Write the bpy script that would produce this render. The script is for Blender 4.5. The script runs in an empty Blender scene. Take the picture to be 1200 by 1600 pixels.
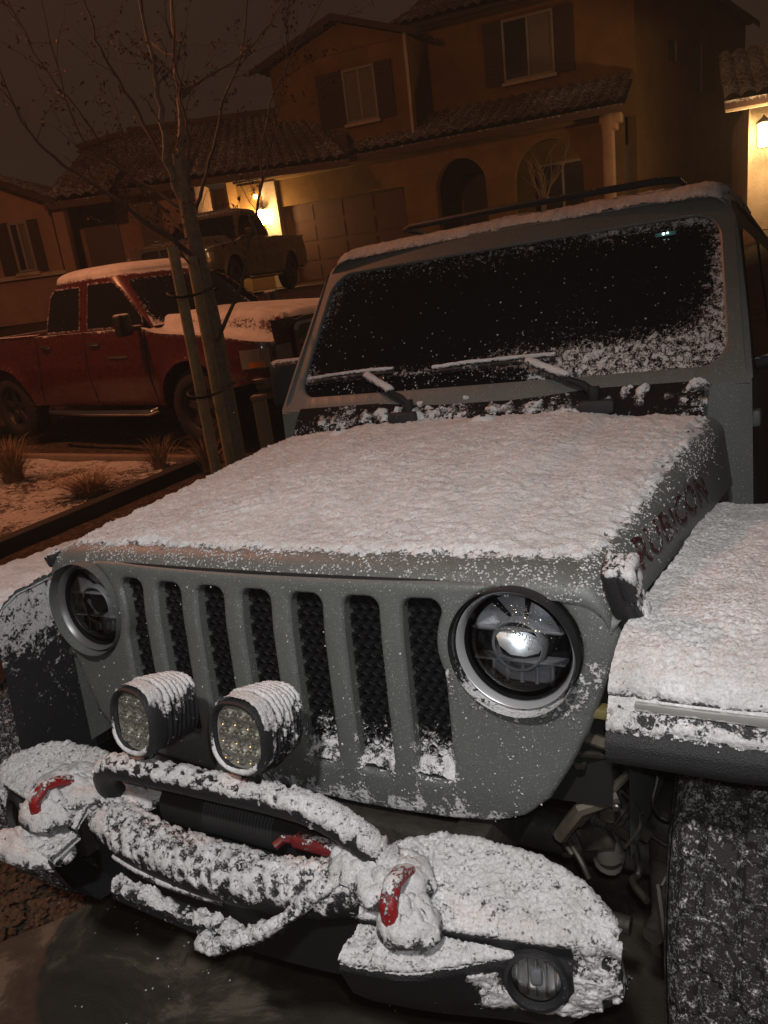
import bpy, bmesh, math, random
from mathutils import Vector, Matrix, noise
from mathutils.geometry import delaunay_2d_cdt
random.seed(7)
scene = bpy.context.scene
COL = scene.collection
PI = math.pi
sin, cos, sqrt = math.sin, math.cos, math.sqrt

# ------------------------------------------------------------------ helpers
def clamp(a, lo=0.0, hi=1.0): return lo if a < lo else hi if a > hi else a
def sstep(a, b, x):
    t = clamp((x - a) / (b - a)); return t * t * (3 - 2 * t)
def lerp(a, b, t): return a + (b - a) * t
def pl(pts, x):
    """piecewise linear lookup"""
    if x <= pts[0][0]: return pts[0][1]
    for (a, b), (c, d) in zip(pts, pts[1:]):
        if x <= c: return b + (d - b) * (x - a) / (c - a)
    return pts[-1][1]
def fbm(p, s, o=4):
    v = 0; a = .5; q = Vector(p) * s
    for _ in range(o):
        v += a * noise.noise(q); q = q * 2.03 + Vector((5.1, 1.7, 3.3)); a *= .5
    return v

class M:
    def __init__(s): s.v = []; s.f = []
    def add(s, v, f, mx=None):
        n = len(s.v)
        s.v += [tuple(mx @ Vector(p)) if mx else tuple(p) for p in v]
        s.f += [tuple(i + n for i in q) for q in f]
        return s
    def box(s, c, d, mx=None, bev=0.0, seg=2):
        if bev > 0:
            bm = bmesh.new(); bmesh.ops.create_cube(bm, size=1)
            for q in bm.verts: q.co = Vector((q.co.x * d[0], q.co.y * d[1], q.co.z * d[2]))
            bmesh.ops.bevel(bm, geom=bm.edges[:], offset=bev, segments=seg, profile=.5, affect='EDGES')
            v = [tuple(Vector(c) + q.co) for q in bm.verts]
            f = [tuple(q.index for q in g.verts) for g in bm.faces]; bm.free()
            return s.add(v, f, mx)
        x, y, z = c; a, b, e = d[0] / 2, d[1] / 2, d[2] / 2
        v = [(x + i * a, y + j * b, z + k * e) for i in (-1, 1) for j in (-1, 1) for k in (-1, 1)]
        return s.add(v, [(0, 1, 3, 2), (4, 6, 7, 5), (0, 4, 5, 1), (2, 3, 7, 6), (0, 2, 6, 4), (1, 5, 7, 3)], mx)
    def tube(s, path, r, seg=12, caps=True, mx=None, flat=1.0):
        P = [Vector(p) for p in path]; n = len(P)
        R = r if isinstance(r, (list, tuple)) else [r] * n
        v = []; prev = None
        for i, p in enumerate(P):
            t = (P[min(i + 1, n - 1)] - P[max(i - 1, 0)]).normalized()
            if prev is None:
                a = Vector((0, 0, 1)) if abs(t.z) < .9 else Vector((1, 0, 0))
                u = t.cross(a).normalized()
            else:
                u = (prev - t * prev.dot(t)).normalized()
            prev = u; w = t.cross(u)
            for k in range(seg):
                an = 2 * PI * k / seg
                v.append(tuple(p + (u * cos(an) + w * sin(an) * flat) * R[i]))
        f = [(i * seg + k, i * seg + (k + 1) % seg, (i + 1) * seg + (k + 1) % seg, (i + 1) * seg + k) for i in range(n - 1) for k in range(seg)]
        if caps:
            v.append(tuple(P[0])); v.append(tuple(P[-1])); a = len(v) - 2; b = a + 1
            f += [(a, (k + 1) % seg, k) for k in range(seg)]
            f += [(b, (n - 1) * seg + k, (n - 1) * seg + (k + 1) % seg) for k in range(seg)]
        return s.add(v, f, mx)
    def grid(s, fn, nu, nv, closeu=False, mx=None):
        v = [fn(i / nu, j / nv) for j in range(nv + 1) for i in range(nu + (0 if closeu else 1))]
        w = nu if closeu else nu + 1
        f = [(j * w + i, j * w + (i + 1) % w, (j + 1) * w + (i + 1) % w, (j + 1) * w + i) for j in range(nv) for i in range(nu)]
        return s.add(v, f, mx)
    def lathe(s, prof, c=(0, 0, 0), axis='y', seg=48, mx=None):
        """prof: list of (radius, offset along axis)"""
        v = []
        for r, h in prof:
            for k in range(seg):
                a = 2 * PI * k / seg
                if axis == 'y': p = (c[0] + r * cos(a), c[1] + h, c[2] + r * sin(a))
                elif axis == 'x': p = (c[0] + h, c[1] + r * cos(a), c[2] + r * sin(a))
                else: p = (c[0] + r * cos(a), c[1] + r * sin(a), c[2] + h)
                v.append(p)
        n = len(prof)
        f = [(i * seg + k, i * seg + (k + 1) % seg, (i + 1) * seg + (k + 1) % seg, (i + 1) * seg + k) for i in range(n - 1) for k in range(seg)]
        return s.add(v, f, mx)

def path_fine(P, n):
    out = []
    L = len(P) - 1
    for i in range(n + 1):
        t = i / n * L; k = min(int(t), L - 1); f = t - k
        p0, p1, p2, p3 = P[max(k - 1, 0)], P[k], P[k + 1], P[min(k + 2, L)]
        out.append(tuple(.5 * ((2 * p1[j]) + (-p0[j] + p2[j]) * f + (2 * p0[j] - 5 * p1[j] + 4 * p2[j] - p3[j]) * f * f + (-p0[j] + 3 * p1[j] - 3 * p2[j] + p3[j]) * f ** 3) for j in range(3)))
    return out

def smooth_by_angle(me, ang=35):
    bm = bmesh.new(); bm.from_mesh(me)
    bmesh.ops.recalc_face_normals(bm, faces=bm.faces[:])
    for e in bm.edges:
        if len(e.link_faces) == 2:
            e.smooth = e.calc_face_angle(0) < math.radians(ang)
    for f in bm.faces: f.smooth = True
    bm.to_mesh(me); bm.free()

def build(name, m, mat, parent=None, smooth=35, cov=None, recalc=True):
    me = bpy.data.meshes.new(name); me.from_pydata(m.v, [], m.f); me.validate()
    if smooth: smooth_by_angle(me, smooth)
    o = bpy.data.objects.new(name, me); COL.objects.link(o)
    if parent: o.parent = parent
    if mat: me.materials.append(mat)
    if cov is not None:
        at = me.attributes.new('cov', 'FLOAT', 'POINT')
        if callable(cov):
            for i, q in enumerate(me.vertices): at.data[i].value = cov(q.co, q.normal)
        else:
            for i in range(len(me.vertices)): at.data[i].value = cov
    return o

def tag(o, label=None, cat=None, group=None, kind=None):
    if label: o['label'] = label
    if cat: o['category'] = cat
    if group: o['group'] = group
    if kind: o['kind'] = kind
    return o
def empty(name, loc=(0, 0, 0), rz=0, parent=None):
    o = bpy.data.objects.new(name, None); COL.objects.link(o)
    o.location = loc; o.rotation_euler = (0, 0, rz); o.empty_display_size = .1
    if parent: o.parent = parent
    return o

def shell(name, src, covfn, thick, mat, parent, up=Vector((0, 0, 1)), ns=45, cut=.3, flip=False, rough=1.0, cap=.93):
    """a real layer of snow lying on the fine mesh `src` where covfn says so"""
    me = bpy.data.meshes.new('tmp'); me.from_pydata(src.v, [], src.f)
    bm = bmesh.new(); bm.from_mesh(me); bm.normal_update()
    bmesh.ops.recalc_face_normals(bm, faces=bm.faces[:]); bm.normal_update()
    bpy.data.meshes.remove(me)
    if sum(v.normal.dot(up) for v in bm.verts) < -.25 * len(bm.verts):
        bmesh.ops.reverse_faces(bm, faces=bm.faces[:]); bm.normal_update()
    cv = {}
    for v in bm.verts:
        n = v.normal if not flip else -v.normal
        c = covfn(v.co, n); c2 = c + fbm(v.co, ns, 3) * .9 * (1 - abs(2 * clamp(c) - 1)) ** .5
        cv[v.index] = c2
    dead = [f for f in bm.faces if max(cv[v.index] for v in f.verts) < cut]
    newco = {}
    for v in bm.verts:
        n = v.normal if not flip else -v.normal
        c = cv[v.index]; h = sstep(cut - .02, cut + .45, c)
        h = thick * h * (1 + .9 * fbm(v.co, 5.5, 3)) * (.72 + rough * .38 * fbm(v.co, ns * .8, 3) + .42 * rough * fbm(v.co, ns * 5.0, 3)) - thick * .25 * (1 - h)
        newco[v] = v.co + (n * .6 + up * .4) * h
    for v in bm.verts: v.co = newco[v]
    lay = bm.verts.layers.float.new('cov')
    for v in bm.verts: v[lay] = clamp(.42 + (cv[v.index] - cut) * 1.2, 0, cap)
    bmesh.ops.delete(bm, geom=dead, context='FACES')
    for f in bm.faces: f.smooth = True
    me = bpy.data.meshes.new(name); bm.to_mesh(me); bm.free()
    me.materials.append(mat)
    o = bpy.data.objects.new(name, me); COL.objects.link(o); o.parent = parent
    return o

def in_poly(p, poly):
    x, y = p; c = False; j = len(poly) - 1
    for i in range(len(poly)):
        xi, yi = poly[i]; xj, yj = poly[j]
        if (yi > y) != (yj > y) and x < (xj - xi) * (y - yi) / (yj - yi) + xi: c = not c
        j = i
    return c
def dist_poly(p, poly):
    x, y = p; d = 1e9; n = len(poly)
    for i in range(n):
        ax, ay = poly[i]; bx, by = poly[(i + 1) % n]
        dx, dy = bx - ax, by - ay; L = dx * dx + dy * dy
        t = clamp(((x - ax) * dx + (y - ay) * dy) / L) if L else 0
        e = (x - ax - t * dx) ** 2 + (y - ay - t * dy) ** 2
        if e < d: d = e
    return sqrt(d)
def resample(poly, step):
    out = []
    n = len(poly)
    for i in range(n):
        a = poly[i]; b = poly[(i + 1) % n]; L = math.hypot(b[0] - a[0], b[1] - a[1]); k = max(1, int(round(L / step)))
        for j in range(k): out.append((lerp(a[0], b[0], j / k), lerp(a[1], b[1], j / k)))
    return out
def offset_poly(poly, d):
    n = len(poly); out = []
    area = sum(poly[i][0] * poly[(i + 1) % n][1] - poly[(i + 1) % n][0] * poly[i][1] for i in range(n))
    s = 1 if area > 0 else -1
    for i in range(n):
        a = poly[i - 1]; b = poly[(i + 1) % n]
        tx, ty = b[0] - a[0], b[1] - a[1]; L = math.hypot(tx, ty) or 1
        out.append((poly[i][0] + s * ty / L * d, poly[i][1] - s * tx / L * d))
    return out
def rrect(x0, x1, z0, z1, r, n=6):
    p = []
    for cx, cz, a0 in ((x1 - r, z1 - r, 0), (x0 + r, z1 - r, PI / 2), (x0 + r, z0 + r, PI), (x1 - r, z0 + r, 1.5 * PI)):
        for k in range(n + 1):
            a = a0 + PI / 2 * k / n; p.append((cx + r * cos(a), cz + r * sin(a)))
    return p
def circle(cx, cz, r, n=48, r2=None):
    return [(cx + r * cos(2 * PI * k / n), cz + (r2 or r) * sin(2 * PI * k / n)) for k in range(n)]

def sheet2d(outer, holes, step, lip=(), jitter=.0):
    """triangulated 2-D sheet with true holes; returns pts, tris, boundary index loops"""
    pts = []; edges = []; loops = []
    for L in [outer] + list(holes):
        n0 = len(pts); pts += L; n = len(L)
        edges += [(n0 + i, n0 + (i + 1) % n) for i in range(n)]; loops.append(list(range(n0, n0 + n)))
    keep = []
    for d in lip:
        for L in holes: keep += [q for q in offset_poly(L, d)]
        keep += offset_poly(outer, -d)
    xs = [p[0] for p in outer]; zs = [p[1] for p in outer]
    x = min(xs) + step / 2
    while x < max(xs):
        z = min(zs) + step / 2
        while z < max(zs):
            keep.append((x, z)); z += step
        x += step
    ml = max(lip) if lip else 0
    for i, p in enumerate(keep):
        if not in_poly(p, outer): continue
        if any(in_poly(p, h) for h in holes): continue
        dm = min([dist_poly(p, outer)] + [dist_poly(p, h) for h in holes])
        if dm < (min(lip) * .6 if lip else step * .35): continue
        pts.append(p)
    vv, ee, ff, ov, oe, of = delaunay_2d_cdt([Vector(p) for p in pts], edges, [], 0, 1e-6)
    tris = []
    for f in ff:
        c = (sum(vv[i].x for i in f) / len(f), sum(vv[i].y for i in f) / len(f))
        if in_poly(c, outer) and not any(in_poly(c, h) for h in holes): tris.append(tuple(f))
    mp = {}
    for i, l in enumerate(ov):
        for j in l: mp[j] = i
    loops = [[mp[i] for i in L] for L in loops]
    return [(v.x, v.y) for v in vv], tris, loops

# ------------------------------------------------------------------ materials
def nt(name):
    m = bpy.data.materials.new(name); m.use_nodes = True
    t = m.node_tree; b = t.nodes['Principled BSDF']
    return m, t, b, t.nodes.new, t.links.new
def setb(b, col=None, rough=None, metal=None, spec=None, coat=None):
    if col: b.inputs['Base Color'].default_value = (*col, 1)
    if rough is not None: b.inputs['Roughness'].default_value = rough
    if metal is not None: b.inputs['Metallic'].default_value = metal
    if spec is not None: b.inputs['Specular IOR Level'].default_value = spec
    if coat is not None: b.inputs['Coat Weight'].default_value = coat; b.inputs['Coat Roughness'].default_value = .08
def math_(N, L, op, a, b=None, c=None):
    n = N('ShaderNodeMath'); n.operation = op
    for i, q in enumerate((a, b, c)):
        if q is None: continue
        if isinstance(q, (int, float)): n.inputs[i].default_value = q
        else: L(q, n.inputs[i])
    return n.outputs[0]
def tex(N, L, co, scale, detail=4, rough=.55, dist=0):
    n = N('ShaderNodeTexNoise'); L(co, n.inputs['Vector'])
    n.inputs['Scale'].default_value = scale; n.inputs['Detail'].default_value = detail
    n.inputs['Roughness'].default_value = rough; n.inputs['Distortion'].default_value = dist
    return n.outputs['Fac']
def ramp(N, L, f, stops):
    n = N('ShaderNodeValToRGB'); e = n.color_ramp.elements
    while len(e) < len(stops): e.new(.5)
    for i, (p, c) in enumerate(stops):
        e[i].position = p; e[i].color = (*c, 1) if len(c) == 3 else c
    L(f, n.inputs[0]); return n.outputs[0]

def snowy(name, base, rough=.4, metal=0, coat=0, flake=1.0, vary=.12, fine=1.0, bump=.0, bscale=200, k=2.3, dust=0.0, edge=.07, spec=None, snowcol=(.80, .80, .82)):
    """a surface that carries snow by the vertex attribute `cov` broken up by noise"""
    m, t, b, N, L = nt(name)
    co = N('ShaderNodeTexCoord').outputs['Object']
    at = N('ShaderNodeAttribute'); at.attribute_name = 'cov'
    n1 = tex(N, L, co, 38 * fine, 6, .7, .4); n2 = tex(N, L, co, 150 * fine, 3, .6)
    v = math_(N, L, 'MULTIPLY_ADD', n1, .6, 0.0); v = math_(N, L, 'MULTIPLY_ADD', n2, .4, v)
    v = math_(N, L, 'SUBTRACT', v, .5); v = math_(N, L, 'MULTIPLY', v, k)
    s = math_(N, L, 'ADD', at.outputs['Fac'], v)
    mr = N('ShaderNodeMapRange'); mr.interpolation_type = 'SMOOTHSTEP'
    mr.inputs[1].default_value = .5 - edge; mr.inputs[2].default_value = .5 + edge
    L(s, mr.inputs[0]); mask = mr.outputs[0]
    # base look
    dirt = tex(N, L, co, 9, 5, .6)
    c1 = N('ShaderNodeMix'); c1.data_type = 'RGBA'
    c1.inputs[6].default_value = (*[q * (1 - vary) for q in base], 1); c1.inputs[7].default_value = (*[q * (1 + vary) for q in base], 1)
    L(dirt, c1.inputs[0]); basec = c1.outputs[2]
    if dust > 0:
        d2 = tex(N, L, co, 420, 2, .5); dm = math_(N, L, 'GREATER_THAN', d2, .70 - dust * .1)
        c3 = N('ShaderNodeMix'); c3.data_type = 'RGBA'; L(dm, c3.inputs[0]); L(basec, c3.inputs[6]); c3.inputs[7].default_value = (.5, .5, .5, 1); basec = c3.outputs[2]
    sn = tex(N, L, co, 260, 3, .7); sc0 = ramp(N, L, sn, [(.3, tuple(q * .66 for q in snowcol)), (.62, snowcol)])
    sv = ramp(N, L, tex(N, L, co, 7, 6, .75, .5), [(.3, (.74, .72, .70)), (.6, (1, 1, 1))]); mxs = N('ShaderNodeMix'); mxs.data_type = 'RGBA'; mxs.blend_type = 'MULTIPLY'; mxs.inputs[0].default_value = 1
    L(sc0, mxs.inputs[6]); L(sv, mxs.inputs[7]); sc = mxs.outputs[2]
    c2 = N('ShaderNodeMix'); c2.data_type = 'RGBA'; L(mask, c2.inputs[0]); L(basec, c2.inputs[6]); L(sc, c2.inputs[7])
    L(c2.outputs[2], b.inputs['Base Color'])
    r2 = N('ShaderNodeMix'); L(mask, r2.inputs[0]); r2.inputs[2].default_value = rough; r2.inputs[3].default_value = .75
    rr = math_(N, L, 'MULTIPLY_ADD', dirt, .25, -.12); rr = math_(N, L, 'ADD', rr, r2.outputs[0]); L(rr, b.inputs['Roughness'])
    if metal: L(math_(N, L, 'MULTIPLY', math_(N, L, 'SUBTRACT', 1.0, mask), metal), b.inputs['Metallic'])
    if coat:
        L(math_(N, L, 'MULTIPLY', math_(N, L, 'SUBTRACT', 1.0, mask), coat), b.inputs['Coat Weight']); b.inputs['Coat Roughness'].default_value = .1
    if spec is not None: b.inputs['Specular IOR Level'].default_value = spec
    h = math_(N, L, 'MULTIPLY_ADD', sn, .35, tex(N, L, co, 70, 5, .7)); h = math_(N, L, 'MULTIPLY_ADD', h, .55, .5)
    h = math_(N, L, 'MULTIPLY', h, mask)
    if bump: h = math_(N, L, 'MULTIPLY_ADD', tex(N, L, co, bscale, 2), bump, h)
    bp = N('ShaderNodeBump'); bp.inputs['Distance'].default_value = .008 * flake; bp.inputs['Strength'].default_value = .9
    L(h, bp.inputs['Height']); L(bp.outputs[0], b.inputs['Normal'])
    return m

def plain(name, col, rough=.5, metal=0, coat=0, vary=.15, scale=8, bump=0.0, bscale=60, spec=None):
    m, t, b, N, L = nt(name); setb(b, col, rough, metal, spec, coat or None)
    co = N('ShaderNodeTexCoord').outputs['Object']
    n = tex(N, L, co, scale, 5, .6)
    c = ramp(N, L, n, [(.25, tuple(q * (1 - vary) for q in col)), (.75, tuple(min(1, q * (1 + vary)) for q in col))]); L(c, b.inputs['Base Color'])
    L(math_(N, L, 'MULTIPLY_ADD', n, .2, rough - .1), b.inputs['Roughness'])
    if bump:
        bp = N('ShaderNodeBump'); bp.inputs['Distance'].default_value = bump; L(tex(N, L, co, bscale, 4), bp.inputs['Height']); L(bp.outputs[0], b.inputs['Normal'])
    return m
def emis(name, col, st):
    m, t, b, N, L = nt(name); setb(b, (.8, .8, .8), .4)
    b.inputs['Emission Color'].default_value = (*col, 1); b.inputs['Emission Strength'].default_value = st
    return m

PAINT = snowy('grey_paint', (.118, .126, .120), .50, coat=.0, dust=.22)
SNOW = snowy('deep_snow', (.10, .10, .10), .5)
SNOWB = snowy('snow_on_black', (.02, .02, .022), .6, k=2.7, fine=1.5, edge=.15)
BLACK = snowy('black_steel', (.010, .010, .012), .5, bump=.35, bscale=500)
PLAST = snowy('black_plastic', (.018, .018, .021), .55, bump=.3, bscale=420)
RUBBER = snowy('tyre_rubber', (.016, .014, .014), .8, k=2.7, fine=1.9, edge=.14)
MESHM = snowy('grille_mesh_plastic', (.008, .008, .009), .45)
REDM = snowy('red_hook_paint', (.27, .010, .012), .5)
GLASS = snowy('dark_glass', (.004, .004, .005), .07, k=3.0, fine=1.6, spec=.5, edge=.14)
GRIME = plain('grimy_metal', (.05, .042, .035), .6, .3, vary=.4, scale=20, bump=.003)
STEEL = plain('bolt_steel', (.35, .33, .30), .35, .9)
DARK = plain('dark_void', (.006, .006, .006), .8)
CHROME = plain('chrome', (.75, .75, .76), .12, 1.0, vary=.05)
SILV = plain('silver_ring', (.50, .51, .53), .3, .45, vary=.08)
GLOSSB = plain('gloss_black', (.01, .01, .012), .12)

# ------------------------------------------------------------------ frames: the vehicle stands nose up on the sloping driveway
G = Matrix(((0.99928284, 0.0020545, -0.03780982), (0.0020545, 0.99411433, 0.10831658), (0.03780982, -0.10831658, 0.99339717)))
CAMJ = Vector((0.9846, -1.1334, 1.5324)); YAW, PIT, ROL = -0.5288, -0.2014, -0.1077
fj = Vector((sin(YAW) * cos(PIT), cos(YAW) * cos(PIT), sin(PIT))); r0 = Vector((cos(YAW), -sin(YAW), 0)); u0 = r0.cross(fj)
rj = cos(ROL) * r0 + sin(ROL) * u0; uj = rj.cross(fj)
CW, FW, RW, UW = G @ CAMJ, G @ fj, G @ rj, G @ uj
cam = bpy.data.cameras.new('camera'); camo = bpy.data.objects.new('camera', cam); COL.objects.link(camo)
mw = Matrix((RW, UW, -FW)).transposed().to_4x4(); mw.translation = CW; camo.matrix_world = mw
cam.sensor_fit = 'VERTICAL'; cam.sensor_height = 24; cam.lens = 24 * 1212.8 / 1600; cam.clip_start = .05; cam.clip_end = 400
scene.camera = camo
def plane_z(x, y): return (0.0378 * x - 0.1083 * y) / 0.9934

# ================================================================== the grey off-road vehicle
jeep = empty('offroad_vehicle')
jeep.rotation_euler = G.to_euler()
tag(jeep, 'grey snow-covered off-road vehicle with seven-slot grille, round headlights and winch bumper, nearest in view', 'off-road vehicle')
UPJ = Vector((0.0378, -0.1083, 0.9934))

# ---- grille
def gy(x, z):
    y = .065 * (abs(x) / .7) ** 2.4
    y += .16 * max(0, z - 1.02) ** 1.15
    y += .35 * max(0, .74 - z) ** 1.5
    return y
def g_outer():
    h = [(0, .672), (.2, .668), (.38, .672), (.47, .68), (.525, .70), (.57, .74), (.605, .80), (.64, .87), (.668, .95), (.692, 1.02), (.697, 1.05), (.69, 1.075), (.665, 1.092), (.63, 1.112), (.55, 1.128), (.4, 1.132), (.2, 1.131), (0, 1.13)]
    return [(x, z) for x, z in h] + [(-x, z) for x, z in reversed(h[1:-1])]
def slot_poly(i, grow=0):
    cx = i * .1206; w = .0375 + grow; sgn = 1 if i > 0 else -1
    p = rrect(cx - w, cx + w, .752 - grow, 1.100 + grow, .022)
    q = []
    for x, z in resample(p, .012):
        # outermost slots give way to the headlight bowls
        hx = .53 * sgn; d = math.hypot(x - hx, z - 1.02)
        if abs(i) == 3 and d < .142 - grow: x = hx - sgn * sqrt(max(0, (.142 - grow) ** 2 - (z - 1.02) ** 2))
        q.append((x, z))
    return q
slots = [slot_poly(i) for i in range(-3, 4)]
bowls = [circle(s * .527, 1.0165, .1115, 64) for s in (-1, 1)]
outer = resample(g_outer(), .014)
pts, tris, loops = sheet2d(outer, slots + bowls, .013, lip=(.003, .007))
gm = M(); gv = []
for (x, z) in pts:
    dh = min([dist_poly((x, z), h) for h in slots + bowls] + [dist_poly((x, z), outer)])
    y = gy(x, z)
    if dh < .009: y += .009 - sqrt(max(0, .009 ** 2 - (.009 - dh) ** 2))
    gv.append((x, y, z))
gm.add(gv, tris)
def wall(loop, dy, n=3, grow=0, pts2=None):
    vs = []; L = len(loop)
    for k in range(n + 1):
        for i in loop:
            x, y, z = gv[i]; vs.append((x, y + dy * k / n, z))
    gm.add(vs, [(k * L + i, k * L + (i + 1) % L, (k + 1) * L + (i + 1) % L, (k + 1) * L + i) for k in range(n) for i in range(L)])
for l in loops[1:8]: wall(l, .05)
for l in loops[8:]: wall(l, .012, 1)
wall(loops[0], .09)
def cov_grille(p, n):
    x, y, z = p
    c = .02
    c += .15 * sstep(.95, .70, z) * (1 if x > -.2 else .3) + .08 * sstep(-.4, .6, x)
    # snow caught on the slot rims and the lower lip
    for i in range(-3, 4):
        cx = i * .1206
        if abs(x - cx) < .062 and z < 1.0:
            e = abs(abs(x - cx) - .0375)
            c += .24 * sstep(.018, 0, e) * sstep(1.06, .85, z) * (.5 if x < -.1 else 1)
    d = math.hypot(x - .53, z - 1.018)
    if .106 < d < .165 and z < 1.03: c += .34 * sstep(1.04, .95, z) * sstep(.17, .125, d)
    if z < .715 and x > -.1: c += .26 * sstep(.72, .69, z)
    if x > .60: c += .12
    if n.z > .5 and y > .01: c += .25 * (z < 1.0)
    return c
grille = build('grille', gm, PAINT, jeep, 50, cov_grille)
# crest lip line and rear blanking behind the grille
for i in range(-3, 4):
    cx = i * .1206; mm = M(); sp = slot_poly(i, .004)
    # honeycomb insert
    a = .0125; rows = int(.36 / (a * 1.5)) + 2
    for rr_ in range(rows):
        for cc in range(-4, 5):
            hx = cx + cc * a * 1.732 + (a * .866 if rr_ % 2 else 0); hz = .745 + rr_ * a * 1.5
            if abs(hx - cx) > .054 or not (.742 < hz < 1.11): continue
            y0 = gy(hx, hz) + .026
            o_ = [(hx + a * 1.02 * sin(PI / 3 * k), y0 + .006, hz + a * 1.02 * cos(PI / 3 * k)) for k in range(6)]
            i_ = [(hx + a * .78 * sin(PI / 3 * k), y0, hz + a * .78 * cos(PI / 3 * k)) for k in range(6)]
            b_ = [(hx + a * .70 * sin(PI / 3 * k), y0 + .014, hz + a * .70 * cos(PI / 3 * k)) for k in range(6)]
            n0 = 0
            mm.add(o_ + i_ + b_, [(k, (k + 1) % 6, 6 + (k + 1) % 6, 6 + k) for k in range(6)] + [(6 + k, 6 + (k + 1) % 6, 12 + (k + 1) % 6, 12 + k) for k in range(6)] + [(12, 13, 14, 15, 16, 17)])
    build('slot_mesh', mm, MESHM, grille, 20, lambda p, n: .06 + .42 * sstep(.90, .765, p.z + .0) * sstep(-.35, .2, p.x) + .10 * sstep(1.1, .8, p.z) * sstep(-.3, .2, p.x))
m = M(); m.grid(lambda u, v: (lerp(-.66, .66, u), .085 + .03 * (2 * u - 1) ** 2, lerp(.70, 1.09, v)), 8, 4)
build('radiator_panel', m, DARK, jeep)
# snow collected in the slot bottoms
for i in range(-1, 4):
    cx = i * .1206; m = M()
    m.grid(lambda u, v: (cx + lerp(-.036, .036, u), gy(cx, .76) + lerp(.003, .038, v), .7535 + .028 * v + .008 * (1 - (2 * u - 1) ** 2)), 24, 14)
    shell('slot_snow', m, lambda p, n: .22 + .38 * sstep(-.3, .2, p.x), .014, SNOWB, grille, UPJ, 60, cut=.36)

# ---- headlights
def shift(m, dy):
    m.v = [(x, y + dy, z) for x, y, z in m.v]; return m
def flakes(n, fn, s0, s1, name, mat, parent, kind='stuff'):
    mm = M()
    for _ in range(n):
        r = fn()
        if r is None: continue
        p, nn = r; s = random.uniform(s0, s1)
        q = nn.to_track_quat('Z', 'Y').to_matrix() @ Matrix.Rotation(random.random() * 6, 3, 'Z')
        c = Vector(p)
        vs = [c + q @ Vector((s * random.uniform(.6, 1.2) * cos(a), s * random.uniform(.6, 1.2) * sin(a), 0)) for a in (0, 1.57, 3.14, 4.71)] + [c + nn * s * random.uniform(.4, .9), c - nn * s * .2]
        mm.add([tuple(v) for v in vs], [(0, 1, 4), (1, 2, 4), (2, 3, 4), (3, 0, 4), (1, 0, 5), (2, 1, 5), (3, 2, 5), (0, 3, 5)])
    o = build(name, mm, mat, parent, 0, 1.0)
    return o
LENS, t_, b_, N_, L_ = nt('headlight_lens')
gl_ = N_('ShaderNodeBsdfGlossy'); gl_.inputs['Roughness'].default_value = .03; tr_ = N_('ShaderNodeBsdfTransparent'); fr_ = N_('ShaderNodeFresnel'); fr_.inputs[0].default_value = 1.35
mx_ = N_('ShaderNodeMixShader'); L_(fr_.outputs[0], mx_.inputs[0]); L_(tr_.outputs[0], mx_.inputs[1]); L_(gl_.outputs[0], mx_.inputs[2]); L_(mx_.outputs[0], t_.nodes['Material Output'].inputs[0])
MIRR = plain('satin_reflector', (.90, .95, 1.0), .26, 1.0, vary=.03)
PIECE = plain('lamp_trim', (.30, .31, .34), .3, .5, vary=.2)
SILV_SHADE = plain('shaded_ring', (.16, .16, .165), .35, .5)  # darker copy of the silver ring, shade of the left headlight in its colour
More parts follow.
